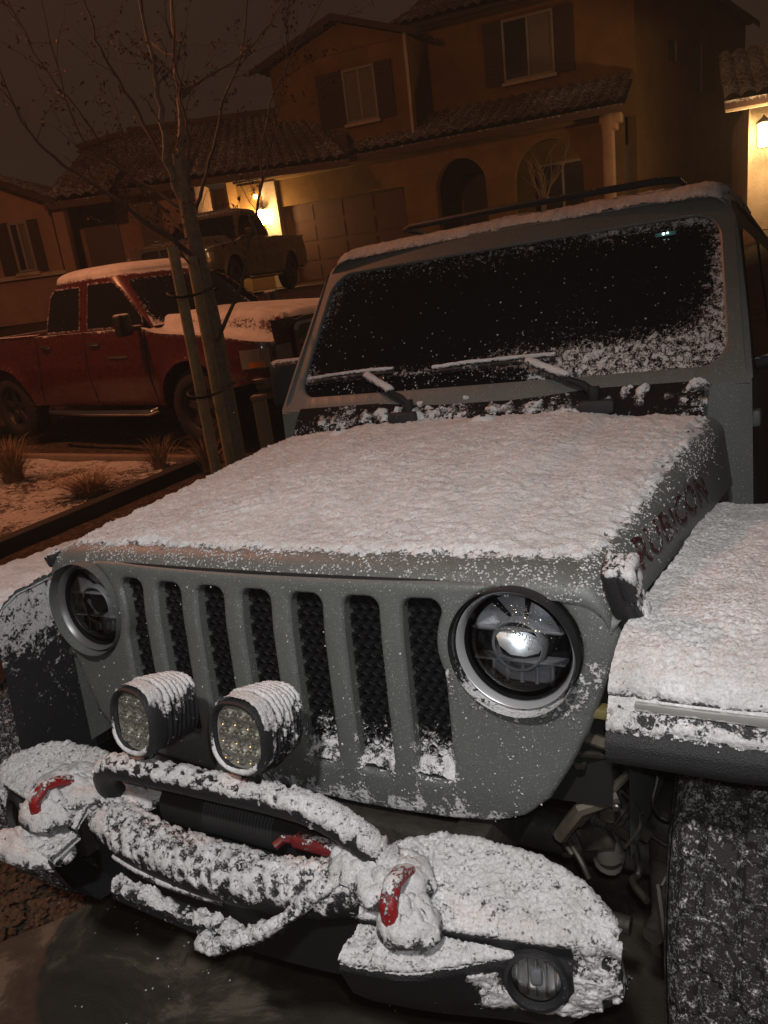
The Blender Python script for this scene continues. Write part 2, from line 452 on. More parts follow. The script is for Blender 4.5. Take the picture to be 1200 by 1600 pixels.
for s in (-1, 1):
    h = empty('headlight', (s * .527, .0, 1.018), parent=jeep)
    tag(h, 'headlight with a bright glint in its projector' if s > 0 else 'dark unlit headlight seen at a slant')
    hy = .018
    m = M(); m.lathe([(.1125, .010), (.1118, .030), (.110, .048), (.1065, .060), (.102, .064)], seg=72); bowl = build('bowl', m, GLOSSB, h, 40)
    at = bowl.data.attributes.new('cov', 'FLOAT', 'POINT')
    bowl.data.materials.clear(); bowl.data.materials.append(PLAST if s > 0 else PAINT)
    for i, q in enumerate(bowl.data.vertices): at.data[i].value = (.52 * sstep(.0, -.09, q.co.z) + .15) if s > 0 else .1
    m = M(); m.lathe([(.0965, .060), (.0965, .031), (.0955, .028), (.0938, .029), (.0890, .050), (.0872, .056), (.0868, .062)], seg=96); build('bezel_ring', m, SILV if s > 0 else SILV_SHADE, h, 50)
    m = M(); m.lathe([(.001, .026), (.03, .0275), (.06, .034), (.08, .047), (.0872, .056)], seg=64); build('lens', m, LENS, h, 60)
    m = M(); m.lathe([(.0865, .042), (.083, .07), (.07, .098), (.04, .11), (.001, .112)], seg=64); build('housing', m, GLOSSB, h, 60)
    up20 = Matrix.Translation((0, .022, 0))
    # inner lamp furniture: a cross shelf, upper chrome lobes, lower ribs, central projector
    m = M()
    m.box((0, .045, .026), (.150, .030, .005), bev=.002)
    m.box((0, .045, -.026), (.150, .030, .004), bev=.0015)
    for a0, a1, rr1 in ((.25, 1.2, .074), (1.35, 1.95, .078), (2.1, 2.9, .074)):
        m.grid(lambda u, v: (rr1 * cos(lerp(a0, a1, u)) * lerp(.45, 1, v), .055 - .022 * v, rr1 * sin(lerp(a0, a1, u)) * lerp(.5, 1, v) + .004), 10, 5)
    build('lamp_shelf', shift(m, .022), PIECE, h, 40)
    m = M()
    for k in range(5):
        xx = (k - 2) * .024
        m.tube([(xx, .05, -.032), (xx * 1.02, .042, -.066)], .0035, 8)
    m.grid(lambda u, v: (lerp(-.05, .05, u), .06 - .01 * v, -.03 - .036 * v), 6, 3)
    build('lower_ribs', shift(m, .022), PIECE, h, 30)
    # facet added for the glint: right one faces the flash, left one turns away
    nrm = (Vector((.345, -.853, .40)) if s > 0 else Vector((-.8, -.3, -.5))).normalized()
    q = nrm.to_track_quat('Z', 'Y').to_matrix().to_4x4(); q.translation = Vector((.0, .058, .004))
    m = M(); pr = [(-.036, .020), (-.030, .026), (-.012, .024), (.020, .013), (.034, .004), (.037, -.008), (.030, -.019), (.008, -.023), (-.014, -.019), (-.030, -.004)]
    ring = resample(pr, .006)
    vs = [(x, z, -4.5 * (x * x + z * z)) for x, z in ring] + [(0, 0, 0)]
    mid = [(x * .5, z * .5, -4.5 * .25 * (x * x + z * z)) for x, z in ring]; n = len(ring)
    vs = vs[:n] + mid + [(0, 0, 0)]
    m.add(vs, [(i, (i + 1) % n, n + (i + 1) % n, n + i) for i in range(n)] + [(n + i, n + (i + 1) % n, 2 * n) for i in range(n)], q)
    build('glint_facet', m, MIRR, h, 60)
    m = M(); m.lathe([(.043, .058), (.045, .034), (.041, .026), (.038, .03)], seg=40); build('projector_rim', shift(m, .022), PIECE, h, 40)
    def fl():
        a = random.gauss(1.15, .5); r = random.uniform(.03, .082)
        if a < 0: return None
        return (r * cos(a), .0238 + .029 * (r / .0868) ** 2.3, r * sin(a)), Vector((0, -1, .1)).normalized()
    for ch in h.children:
        if ch.name.split('.')[0] != 'bowl': ch.scale = (1.095, 1.0, 1.095)
    if s > 0: tag(flakes(240, fl, .0005, .0017, 'sparkle_specks', plain('sparkle_gold', (1, .93, .72), .3, .9), h), kind='stuff')  # golden metal specks added to paint the sparkle of the upper lamp

# ---- hood
def hood_w(y): return .682 + .062 * clamp(y / 1.2)
def hood_z(x, y):
    z = 1.158 + .128 * clamp((y - .02) / 1.19)
    w = hood_w(y); t = abs(x) / w
    z -= .012 * t * t + .010 * t ** 8
    z += .012 * sstep(.46, .38, abs(x)) * sstep(.15, .45, y)
    return z
def hood_pt(u, v, k=0.0):
    # v front to rear, u across incl. the rolled sides
    s = (u - .5) * 2; sg = 1 if s >= 0 else -1; a = abs(s)
    if v < .12:
        ph = v / .12 * PI / 2; y = .035 + .06 * (1 - cos(ph)); dz = -.042 * (1 - sin(ph))
    else:
        y = .095 + (v - .12) / .88 * 1.115; dz = 0
    w = hood_w(y); r = .055
    if a < .78:
        x = (w - r) * a / .78; z = hood_z(x, y)
    elif a < .90:
        ph = (a - .78) / .12 * PI / 2; x = w - r + r * sin(ph); z = hood_z(w - r, y) - r * (1 - cos(ph))
    else:
        t = (a - .90) / .10; x = w + .018 * t; z0 = hood_z(w - r, y) - r; z = lerp(z0, 1.075, t)
    # rear corners round off
    zz = z + dz * (1 if a < .9 else 1 - (a - .9) / .1)
    yy = y
    if v > .9:
        c = sstep(.62, .80, a); yy = y - .05 * c * ((v - .9) / .1) ** 2
    if v < .3: yy += .035 * a ** 3 * (1 - v / .3)
    return (sg * x, yy, zz)
m = M(); m.grid(hood_pt, 150, 110)
def cov_hood(p, n):
    x, y, z = p
    w = hood_w(y)
    c = sstep(-.012, .030, z - (1.142 + .128 * clamp((y - .02) / 1.19)) + .016)
    f = sstep(.050, .128, y - .035 * (abs(x) / .7) ** 3 + .016 * fbm((x * 3, y, 0), 4, 3) - .028 * sstep(.1, .6, x))
    e = sstep(w + .016, w - .085, x + .02 * fbm((0, y * 3, 1), 4, 3)) if x > 0 else sstep(w + .02, w - .03, -x)
    b = sstep(1.20, 1.165, y + .04 * sstep(.45, .7, abs(x)))
    return .97 * c * f * e * b + (.16 if (y < .14 and z > 1.1) else .05) + .10 * (x > .3)
hood = build('hood', m, PAINT, jeep, 40, cov_hood)
m2 = M(); m2.grid(hood_pt, 330, 230)
shell('snow_cover', m2, lambda p, n: cov_hood(p, n) - .06, .012, SNOW, hood, UPJ, 46, cut=.36, rough=2.0, cap=.885)
# seam strip under the hood lip
m = M(); m.tube([(x, gy(x, 1.125) + .012, 1.132 - .055 * (abs(x) / .69) ** 5) for x in [(-.68 + .04 * k) for k in range(35)]], .004, 6)
build('hood_seam', m, DARK, jeep)
# washer nozzles
for (x, y) in ((-.46, 1.10), (.06, 1.12)):
    mm = M(); z = hood_z(x, y)
    mm.grid(lambda u, v: (x + .05 * v * cos(2 * PI * u), y + .03 * v * sin(2 * PI * u), z + .004 + .022 * (1 - v * v)), 24, 8)
    nz = build('washer_nozzle', mm, SNOW, hood, 60, .85)
    m = M(); m.box((x + .002, y - .012, z + .024), (.014, .008, .010), bev=.002); m.box((x + .010, y - .014, z + .027), (.005, .006, .008), bev=.001)
    build('nozzle_jet', m, PLAST, hood, 30, .0)
# hood decal lettering on the driver's side
cu = bpy.data.curves.new('decal_text', 'FONT'); cu.body = 'RUBICON'; cu.size = .125; cu.extrude = .0005; cu.space_character = 1.05
to = bpy.data.objects.new('tmp_text', cu); COL.objects.link(to)
dg = bpy.context.evaluated_depsgraph_get(); tm = bpy.data.meshes.new_from_object(to.evaluated_get(dg))
bpy.data.objects.remove(to)
REDD = snowy('decal_red', (.038, .004, .006), .6, k=2.4)
dm = M(); dv = []
for v in tm.vertices:
    yy = .24 + v.co.x * 1.0; w = hood_w(yy)
    zz = 1.104 + .050 * (yy / 1.2) + (v.co.y - .02) * .62
    t = clamp((hood_z(w - .055, yy) - .055 - zz) / .08)
    z0 = hood_z(w - .055, yy)
    dz = z0 - zz
    xx = w + .018 * clamp((dz - .055) / .05) if dz > .055 else w - .055 + .055 * sqrt(max(0, 1 - ((.055 - dz) / .055) ** 2))
    dv.append((xx + .003 + v.co.z, yy, zz))
dm.add(dv, [tuple(p.vertices) for p in tm.polygons]); bpy.data.meshes.remove(tm)
build('hood_decal', dm, REDD, hood, 0, .36)
# ---- body sides under the hood
for s in (-1, 1):
    m = M(); m.grid(lambda u, v: (s * (.692 + .04 * u + .012 * v), lerp(.09, 1.24, u), lerp(.62, 1.078, v)), 50, 20)
    build('inner_side_panel', m, PAINT, jeep, 40, .05)
    m = M(); m.grid(lambda u, v: (s * (.714 + .012 * u), lerp(-.092, .60, u), lerp(.90 if s > 0 else .58, pl([(-.095, .975), (-.08, 1.008), (-.062, 1.034), (-.02, 1.054), (.06, 1.064), (.3, 1.070)], lerp(-.092, .60, u)), v)), 60, 30); build('splash_panel', m, PLAST, jeep, 40, lambda p, n: .12 + (.36 * sstep(.86, .98, p.z) + .16 * sstep(.6, .8, p.z) if s < 0 else .1))
    m = M(); m.grid(lambda u, v: (s * lerp(.64, .806, u), 1.232 - .05 * (1 - v) * 0 + .02 * u * u, lerp(.70, 1.352, v)), 14, 40); build('firewall_corner', m, PAINT, jeep, 40, lambda p, n: .10 + .15 * sstep(1.25, 1.35, p.z))
    # hood latch: rubber strap with a thick base
    LS = 1.0 if s > 0 else .62
    m = M()
    mx = Matrix.Translation((.702 if s > 0 else -.672, .085, 1.108 if s > 0 else 1.10)) @ Matrix.Rotation(s * -.12, 4, 'Y') @ Matrix.Rotation(.42, 4, 'X') @ Matrix.Scale(LS, 4)
    m.box((0, 0, .0), (.040, .058, .145), mx, .012, 3); m.box((s * .018, 0, .038), (.026, .066, .055), mx, .009, 3); m.box((s * .020, 0, -.042), (.022, .050, .030), mx, .007, 2)
    m.tube([(s * .02, -.018, .02), (s * .02, -.018, -.04)], .007, 8, mx=mx); m.tube([(s * .02, .018, .02), (s * .02, .018, -.04)], .007, 8, mx=mx)
    la = build('hood_latch', m, PLAST, jeep, 40, lambda p, n: .1 + .5 * clamp(n.z))
    bm = bmesh.new(); bm.from_mesh(la.data); bmesh.ops.subdivide_edges(bm, edges=[e for e in bm.edges if e.calc_length() > .015], cuts=5, use_grid_fill=True)
    mm = M(); mm.add([tuple(v.co) for v in bm.verts], [tuple(v.index for v in f.verts) for f in bm.faces]); bm.free()
    if s > 0: shell('latch_snow', mm, lambda p, n: .0 + .52 * sstep(.0, .6, n.dot(Vector((.45, -.35, .8)))) + .34 * fbm(p, 14, 2) + .06, .009, SNOWB, la, UPJ, 55)

# ---- cowl, windshield frame, glass
def wy(z): return 1.243 + (z - 1.402) * .6614
m = M(); m.grid(lambda u, v: (lerp(-.70, .69, u), lerp(1.150, 1.225, v) - .012 * sin(PI * v), lerp(1.262, 1.362, v) - .02 * (2 * u - 1) ** 4 * (1 - v)), 110, 16)
def cov_cowl(p, n):
    return .12 + .30 * sstep(.1, .45, fbm((p.x, 0, 2), 3, 2) + .25) + .15 * sstep(1.21, 1.16, p.y)
cowl = build('cowl', m, snowy('cowl_plastic', (.012, .009, .009), .95, spec=.1), jeep, 40, cov_cowl)
m = M(); m.grid(lambda u, v: (lerp(-.62, .70, u), lerp(1.168, 1.222, v) - .012 * sin(PI * v), lerp(1.300, 1.356, v)), 240, 18)
shell('cowl_snow', m, lambda p, n: .28 + .75 * fbm((p.x * 2.2, p.y * 6, 4), 2.2, 3) + .12 * sstep(.3, .5, p.x) * sstep(.62, .5, p.x) + .12 * sstep(-.0, -.3, p.x), .018, SNOWB, cowl, UPJ, 30)
ob = [(-.80, 1.345), (.80, 1.345), (.808, 1.36), (.79, 1.52), (.762, 1.72), (.742, 1.83), (.72, 1.875), (.68, 1.905), (.62, 1.915), (-.62, 1.915), (-.68, 1.905), (-.72, 1.875), (-.742, 1.83), (-.762, 1.72), (-.79, 1.52), (-.808, 1.36)]
hole = []
for x, z in rrect(-1, 1, 1.398, 1.843, .075, 8):
    wz = lerp(.742, .695, (z - 1.398) / .445); hole.append((x + (wz - 1 if x > 0 else 1 - wz), z))
hole = resample(hole, .02)
pts, tris, lps = sheet2d(resample(ob, .02), [hole], .03, lip=(.006,))
m = M(); V3 = [(x, wy(z) + .035 * (x / .75) ** 2 + (.006 if dist_poly((x, z), hole) < .003 else 0), z) for x, z in pts]; m.add(V3, tris)
for l, d in ((lps[0], .06), (lps[1], .022)):
    n = len(l); m.add([V3[i] for i in l] + [(V3[i][0], V3[i][1] + d, V3[i][2] - d * .3) for i in l], [(i, (i + 1) % n, n + (i + 1) % n, n + i) for i in range(n)])
wf = build('windshield_frame', m, PAINT, jeep, 40, lambda p, n: .03 + .5 * sstep(1.895, 1.925, p.z) + (.25 if n.z > .7 and p.z < 1.5 else 0) + .10 * sstep(.03, .0, dist_poly((p.x, p.z), hole)))
m = M(); m.grid(lambda u, v: ((u - .5) * 2 * (.75 - .047 * v), wy(1.39 + .46 * v) + .035 * ((u - .5) * 2) ** 2 + .016, 1.39 + .46 * v), 120, 60)
def cov_glass(p, n):
    x, y, z = p; d = dist_poly((x, z), hole); t = (z - 1.4) / .445
    c = -.08 + .38 * sstep(.07, 0, d) * (.55 + .45 * (x > .3)) + .20 * sstep(.13, 0, d) + .34 * fbm((x * 1.4, z * 2.2, 0), 4, 3)
    c += .32 * sstep(.36, .04, t + .07 * fbm((x, 3, 0), 5, 3)) * sstep(-.75, .55, x) * sstep(.0, .05, t) + .22 * sstep(.3, .1, t) + .07 * sstep(-.2, .6, x)
    c += .16 * sstep(.65, .15, t) * sstep(-.25, .35, x)
    if t < .10 and x < .16: c -= .6 * sstep(.12, .07, t)      # swept clear under the blades
    return clamp(c, -.2, .56)
wg = build('windshield_glass', m, GLASS, jeep, 60, cov_glass)
m = M(); m.box((.545, wy(1.800) + .026, 1.800), (.062, .006, .012), bev=.002); build('toll_tag', m, plain('tag_plastic', (.10, .30, .30), .3), jeep, 0)
m = M(); m.lathe([(.001, -.003), (.004, 0), (.001, .003)], (.540, wy(1.800) + .021, 1.801), seg=10); m.lathe([(.001, -.003), (.003, 0), (.001, .003)], (.552, wy(1.800) + .021, 1.802), seg=10)
build('tag_indicator', m, emis('tag_led', (.75, 1, 1), 4), jeep)
# wipers
def gp(x, z, off=.0): return (x, wy(z) + .035 * (x / .75) ** 2 - off, z)
for (piv, j, a, b) in (((.385, 1.195, 1.350), (.165, 1.452), (-.17, 1.452), (.25, 1.458)), ((-.235, 1.19, 1.350), (-.43, 1.452), (-.70, 1.452), (-.33, 1.462))):
    wp = empty('wiper', parent=jeep)
    m = M(); e = gp(j[0], j[1], .022)
    path = [Vector(piv), Vector(piv) * .85 + Vector(e) * .15 + Vector((0, -.004, .012))] + [Vector(piv).lerp(Vector(e), t) + Vector((0, -.012, .010)) for t in (.35, .55, .75, .95)] + [Vector(e)]
    m.tube(path, [.013, .012, .010, .008, .007, .006, .005], 10)
    m.lathe([(.001, -.02), (.017, -.018), (.019, 0), (.017, .02)], (piv[0], piv[1], piv[2]), 'z', 16)
    arm = build('wiper_arm', m, BLACK, wp, 40, lambda p, n, a=piv: .1)
    mm = M(); nn = 46; mm.tube([path[2].lerp(path[-1], t / nn) + Vector((0, -.002, .006)) for t in range(nn)], .0125, 16)
    shell('arm_snow', mm, lambda p, n: .25 + .75 * sstep(-.3, .5, n.z), .008, SNOWB, wp, UPJ, 60)
    m = M(); bl = [gp(lerp(a[0], b[0], t / 24), lerp(a[1], b[1], t / 24) + .004 * sin(PI * t / 24), .012) for t in range(25)]
    m.tube(bl, .006, 8); m.tube([(p[0], p[1] + .006, p[2] - .008) for p in bl], .004, 6)
    build('wiper_blade', m, BLACK, wp, 40, .35)
    mm = M(); mm.tube([gp(lerp(a[0], b[0], t / 150), lerp(a[1], b[1], t / 150) + .010 + .004 * sin(PI * t / 150), .012) for t in range(151)], .006, 12)
    shell('blade_snow', mm, lambda p, n: .2 + .65 * clamp(n.z + .35), .007, SNOWB, wp, UPJ, 70)
# hinge covers on the cowl
for x in (.40, -.245):
    m = M(); m.box((x, 1.170, 1.312), (.105, .05, .04), bev=.010); build('hinge_cover', m, PLAST, jeep, 40, .1)

# ---- cab and hard top behind
ROOFP = [(1.585, 1.905), (1.63, 1.935), (1.75, 1.955), (2.4, 1.965), (3.4, 1.95), (3.85, 1.92)]
def roof_pt(u, v):
    y = 1.575 + 2.3 * v; z = pl(ROOFP, y); s = (u - .5) * 2; a = abs(s); sg = 1 if s > 0 else -1
    if a < .8: return (sg * .64 * a / .8, y, z - .010 * a * a)
    ph = (a - .8) / .2 * PI / 2; return (sg * (.64 + .09 * sin(ph)), y, z - .0064 - .085 * (1 - cos(ph)))
m = M(); m.grid(roof_pt, 90, 60); roof = build('hard_top', m, PLAST, jeep, 40, lambda p, n: .2 + .9 * clamp(n.z))
m = M(); m.grid(lambda u, v: roof_pt(u, v * .45), 200, 80); shell('roof_snow', m, lambda p, n: 1.3 * sstep(.55, .9, n.z) * sstep(1.565, 1.60, p.y + .01 * fbm(p, 8, 3)), .018, SNOW, roof, UPJ, 25)
# a thin ledge of snow that overhangs the windshield header
for s in (-1, 1):
    m = M(); m.grid(lambda u, v: (s * pl([(.55, .74), (.62, .765), (1.3, .80), (1.33, .795), (1.86, .735)], lerp(.55, 1.86, v)), lerp(max(1.26, wy(lerp(.55, 1.86, v)) + .03), 3.85, u), lerp(.55, 1.86, v)), 40, 40)
    door = build('side_body', m, PAINT, jeep, 40, .08)
    for (ya, yb) in ((1.70, 2.28), (2.42, 3.0), (3.15, 3.7)):
        pz = []
        for x_, z_ in rrect(ya, yb, 1.36, 1.80, .05): pz.append((x_ - (.0 if x_ > ya + .1 else (1.80 - z_) * .45 * (ya < 1.9)), z_))
        n = len(pz); m = M(); m.add([(s * (pl([(1.33, .795), (1.86, .735)], z_) + .006), y_, z_) for y_, z_ in pz], [tuple(range(n))]); build('side_window', m, GLASS, jeep, 0, .12)
    for yy in (1.33, 2.35, 3.08):
        m = M(); m.tube([(s * (pl([(.62, .765), (1.3, .80), (1.33, .795), (1.86, .735)], z) + .0005), yy + (max(0, wy(z) + .07 - yy) if yy < 1.4 else 0), z) for z in [.62 + .06 * k for k in range(21)]], .0035, 6); build('door_seam', m, DARK, jeep)
    for hz in (1.23, .90):
        m = M(); m.box((s * .805, 1.40, hz), (.03, .07, .05), bev=.01); build('door_hinge', m, PAINT, jeep, 40, .1)
    # door mirror
    m = M(); m.box((s * .93, 1.52, 1.45), (.18, .10, .20), bev=.03, seg=3); m.tube([(s * .80, 1.50, 1.38), (s * .88, 1.50, 1.40)], .02, 10); build('door_mirror', m, PLAST, jeep, 40, lambda p, n: .1 + .8 * clamp(n.z))
m = M(); m.grid(lambda u, v: (lerp(-.74, .74, u), 3.86, lerp(.55, 1.9, v)), 8, 8); build('tailgate', m, PAINT, jeep, 40, .1)
m = M(); m.grid(lambda u, v: (lerp(-.76, .76, u), lerp(.4, 3.85, v), .56), 4, 8); build('floor_pan', m, DARK, jeep)
# roof rack
m = M()
RZ = 1.985
m.tube([(-.44, 1.70, RZ), (-.40, 1.67, RZ + .004), (0, 1.665, RZ + .004), (.50, 1.66, RZ - .006), (.56, 1.70, RZ - .008)], .012, 10)
m.tube([(-.44, 1.70, RZ), (-.44, 3.4, RZ)], .011, 10); m.tube([(.56, 1.70, RZ - .008), (.56, 3.4, RZ - .008)], .011, 10)
for yy in (2.0, 2.5, 3.0, 3.4): m.tube([(-.44, yy, RZ - .012), (.56, yy, RZ - .016)], .008, 10)
for x in (-.44, .56):
    for yy in (1.85, 3.2): m.tube([(x, yy, RZ), (x, yy, 1.95)], .012, 8)
build('roof_rack', m, BLACK, jeep, 40, lambda p, n: .08 + .25 * clamp(n.z))

# ---- fenders
FP = [(-.098, .915), (-.112, .93), (-.113, .955), (-.104, .966), (-.095, .985), (-.080, 1.010), (-.062, 1.036), (-.02, 1.056), (.06, 1.066), (.3, 1.072), (.7, 1.070), (.95, 1.058), (1.06, 1.02), (1.18, .94), (1.27, .84)]
FL = [0]
for a, b in zip(FP, FP[1:]): FL.append(FL[-1] + math.hypot(a[0] - b[0], a[1] - b[1]))
def fender_pt(u, v, s=1):
    d = v * FL[-1]; y = pl(list(zip(FL, [p[0] for p in FP])), d); z = pl(list(zip(FL, [p[1] for p in FP])), d)
    w = .712 + .28 * u; drop = 0
    ox = .975
    if u > .86:
        t = (u - .86) / .14; w = .712 + .28 * .86 + .035 * sin(t * PI / 2); drop = .055 * (1 - cos(t * PI / 2))
    x = w + .02 * sstep(0, .5, y)
    return (s * x, y + .06 * max(0, u - .6) ** 1.3 * (d < .3), z - drop)
for s in (-1, 1):
    m = M(); m.grid(lambda u, v: fender_pt(u, v, s), 60, 200)
    # underside lip thickness
    m.grid(lambda u, v: (s * (.712 + .28 * u), -.098 + .06 * v + .06 * max(0, u - .6) ** 1.3, .915 + .01 * v), 30, 3)
    fe = build('fender', m, PLAST, jeep, 50, lambda p, n: .10 + .42 * sstep(.958, .972, p.z) * (p.y < .2) + .8 * sstep(.99, 1.03, p.z))
    tag(fe, 'black lipped fender')
    m = M(); m.grid(lambda u, v: fender_pt(u, .02 + v * .80, s), 90 if s > 0 else 60, 420 if s > 0 else 200)
    def cf(p, n):
        c = .50 * sstep(.962, .975, p.z) + .62 * sstep(1.00, 1.04, p.z) + .08 * sstep(.99, .97, p.z) * (p.z > .96)
        if .995 < p.z < 1.012 and p.y < 0: c -= .42
        return c
    shell('fender_snow', m, cf, .016, SNOWB, fe, UPJ, 38, rough=1.3, cap=.92)
    m = M(); m.box((s * .86, -.086, 1.004), (.22, .012, .012), bev=.003); build('marker_lamp', m, plain('clear_lamp', (.6, .6, .58), .1, .6), fe)
    # inner liner
    m = M(); m.grid(lambda u, v: (s * (.69 + .29 * u), .40 - .53 * cos(lerp(.52, 1.0, v) * PI), .45 + .53 * sin(lerp(.52, 1.0, v) * PI)), 4, 30); m.grid(lambda u, v: (s * .685, lerp(.30, .95, u), lerp(.5, 1.05, v)), 3, 3); build('wheel_liner', m, DARK, jeep)

# ---- wheels
def tyre_mesh(R, W, chunky=True, nu=300):
    m = M()
    prof = []
    nw = 22
    def pt(u, v):
        a = 2 * PI * u; w = (v - .5) * W; e = abs(v - .5) * 2
        if e < .80: r = R - .012 * (e / .8) ** 2
        else: r = R - .012 - (e - .8) / .2 * .05
        if chunky:
            k = 34; ph = (u * k + (.5 if v > .5 else 0) + .35 * sin(v * 9)) % 1
            blk = sstep(.0, .10, ph) * sstep(1, .90, ph) if False else (1 if .12 < ph < .86 else 0)
            lat = 1 if (abs(((v * 5.0) % 1) - .5) < .40) else 0
            r -= .014 * (1 - blk * lat)
        return (w, r * cos(a), r * sin(a))
    def side(u, v, s):
        a = 2 * PI * u; r = lerp(R - .062, R * .56, v); w = s * (W / 2 + .012 * sin(v * PI) - (.0 if v < .8 else .02 * (v - .8) / .2))
        return (w, r * cos(a), r * sin(a))
    m.grid(pt, nu, 40, True); m.grid(lambda u, v: side(u, v, 1), nu // 2, 8, True); m.grid(lambda u, v: side(u, v, -1), nu // 2, 8, True)
    return m
def rim_mesh(R, W):
    m = M(); r = R * .57
    m.lathe([(r, W * .42), (r * .96, W * .40), (r * .9, W * .2), (r * .35, W * .26), (.06, W * .30), (.001, W * .30)], axis='x', seg=40)
    m.lathe([(r, W * .42), (r, -W * .42), (r * .9, -W * .40), (r * .85, 0), (.001, 0)], axis='x', seg=40)
    for k in range(5):
        a = 2 * PI * k / 5; m.box((W * .30, 0, r * .55), (.03, .09, r * .75), Matrix.Rotation(a, 4, 'X'), .01)
    return m
RIMM = plain('dark_rim', (.05, .05, .05), .35, .7)
TM = tyre_mesh(.44, .285); RM = rim_mesh(.44, .285)
for (x, y) in ((.905, .37), (-.905, .37), (.885, 3.38), (-.885, 3.38)):
    w = empty('wheel', (x, y, .44), parent=jeep)
    if x < 0: w.rotation_euler = (0, 0, PI)
    build('tyre', TM, RUBBER, w, 30, lambda p, n: (.35 + .08 * clamp(-n.y) + .2 * fbm(p, 3, 2)) if abs(p.x) < .15 else .2); build('rim', RM, RIMM, w)
# ---- chassis bits seen between grille, bumper and tyre
m = M()
for s in (-1, 1): m.box((s * .42, 1.6, .60), (.07, 3.6, .12), bev=.01)
m.box((0, .02, .60), (.8, .06, .10), bev=.01); m.box((0, 1.0, .55), (.84, .08, .08), bev=.01); build('frame_rail', m, GRIME, jeep)
m = M(); m.tube([(-.76, .37, .44), (.76, .37, .44)], .045, 14); m.lathe([(.001, -.14), (.08, -.12), (.12, -.02), (.12, .03), (.08, .12), (.001, .13)], (.22, .37, .44), 'y', 20); build('front_axle', m, GRIME, jeep)
for s in (-1, 1):
    m = M(); m.tube([(s * .54 + .055 * cos(t * .5), .40 + .055 * sin(t * .5), .50 + .0042 * t) for t in range(80)], .008, 6); build('coil_spring', m, GRIME, jeep)
    m = M(); m.tube([(s * .60, .30, .46), (s * .58, .27, .70)], .028, 12); m.tube([(s * .58, .27, .70), (s * .57, .25, .92)], .014, 10); m.lathe([(.03, -.02), (.03, .02)], (s * .60, .30, .46), 'y', 12); build('shock_absorber', m, plain('shock_grey', (.16, .15, .13), .5, .3), jeep)
    m = M(); m.box((s * .72, .36, .45), (.09, .14, .26), bev=.03, seg=3); m.tube([(s * .70, .20, .38), (s * .72, .36, .40)], .02, 10); build('steering_knuckle', m, GRIME, jeep, 40)
    m = M(); m.box((s * .60, .15, .80), (.10, .05, .05), Matrix.Identity(4), .008); m.box((s * .66, .14, .86), (.16, .03, .03), bev=.006); m.box((s * .63, .20, .70), (.03, .04, .16), bev=.006)
    m.tube([(s * .56, .12, .84), (s * .66, .10, .83), (s * .70, .16, .76)], .011, 8); m.tube([(s * .58, .16, .62), (s * .68, .18, .74), (s * .72, .2, .86)], .008, 8)
    m.tube([(s * .55, .14, .60), (s * .60, .12, .68), (s * .66, .15, .70)], .014, 8); build('body_mount', m, plain('mount_metal', (.10, .085, .065), .6, .2, vary=.35, scale=30), jeep, 35)
    m = M()
    for (x, y, z, r) in ((.70, .09, .865, .013), (.60, .118, .79, .008), (.64, .17, .66, .009), (.665, .115, .70, .007), (.575, .13, .73, .006)):
        m.lathe([(.001, -.006), (r * .5, -.006), (r * .55, -.002), (r, 0), (r, .006)], (s * x, y, z), 'y', 12)
    build('mount_bolt', m, STEEL, jeep, 30)
random.seed(21); m = M()
for k in range(16):
    a = Vector((random.uniform(.58, .74), random.uniform(.14, .34), random.uniform(.50, .80))); P_ = [a]
    for _ in range(4): P_.append(P_[-1] + Vector((random.gauss(0, .035), random.gauss(.005, .03), random.gauss(-.01, .04))))
    m.tube([tuple(p) for p in path_fine([tuple(p) for p in P_], 16)], random.uniform(.003, .007), 7)
build('wheel_well_hoses', m, plain('hose_grime', (.035, .030, .024), .5, .2, vary=.5, scale=30), jeep, 40)
BRK = plain('bracket_grime', (.055, .048, .038), .55, .3, vary=.5, scale=40)
for k in range(9):
    c_ = (random.uniform(.58, .73), random.uniform(.16, .34), random.uniform(.50, .84)); m = M()
    m.box(c_, (random.uniform(.015, .07), random.uniform(.01, .03), random.uniform(.015, .06)), Matrix.Translation(c_) @ Matrix.Rotation(random.uniform(-.6, .6), 4, 'Y') @ Matrix.Translation([-q for q in c_]), .003)
    build('wheel_well_bracket', m, BRK, jeep, 30)
m = M(); m.tube([(-.62, .22, .40), (.66, .20, .39)], .018, 12); m.tube([(-.3, .12, .50), (.62, .14, .44)], .016, 12); build('steering_link', m, GRIME, jeep)
m = M(); m.box((.66, .075, .905), (.04, .03, .018), bev=.004); build('wiring_clip', m, plain('clip_yellow', (.16, .13, .05), .5), jeep)

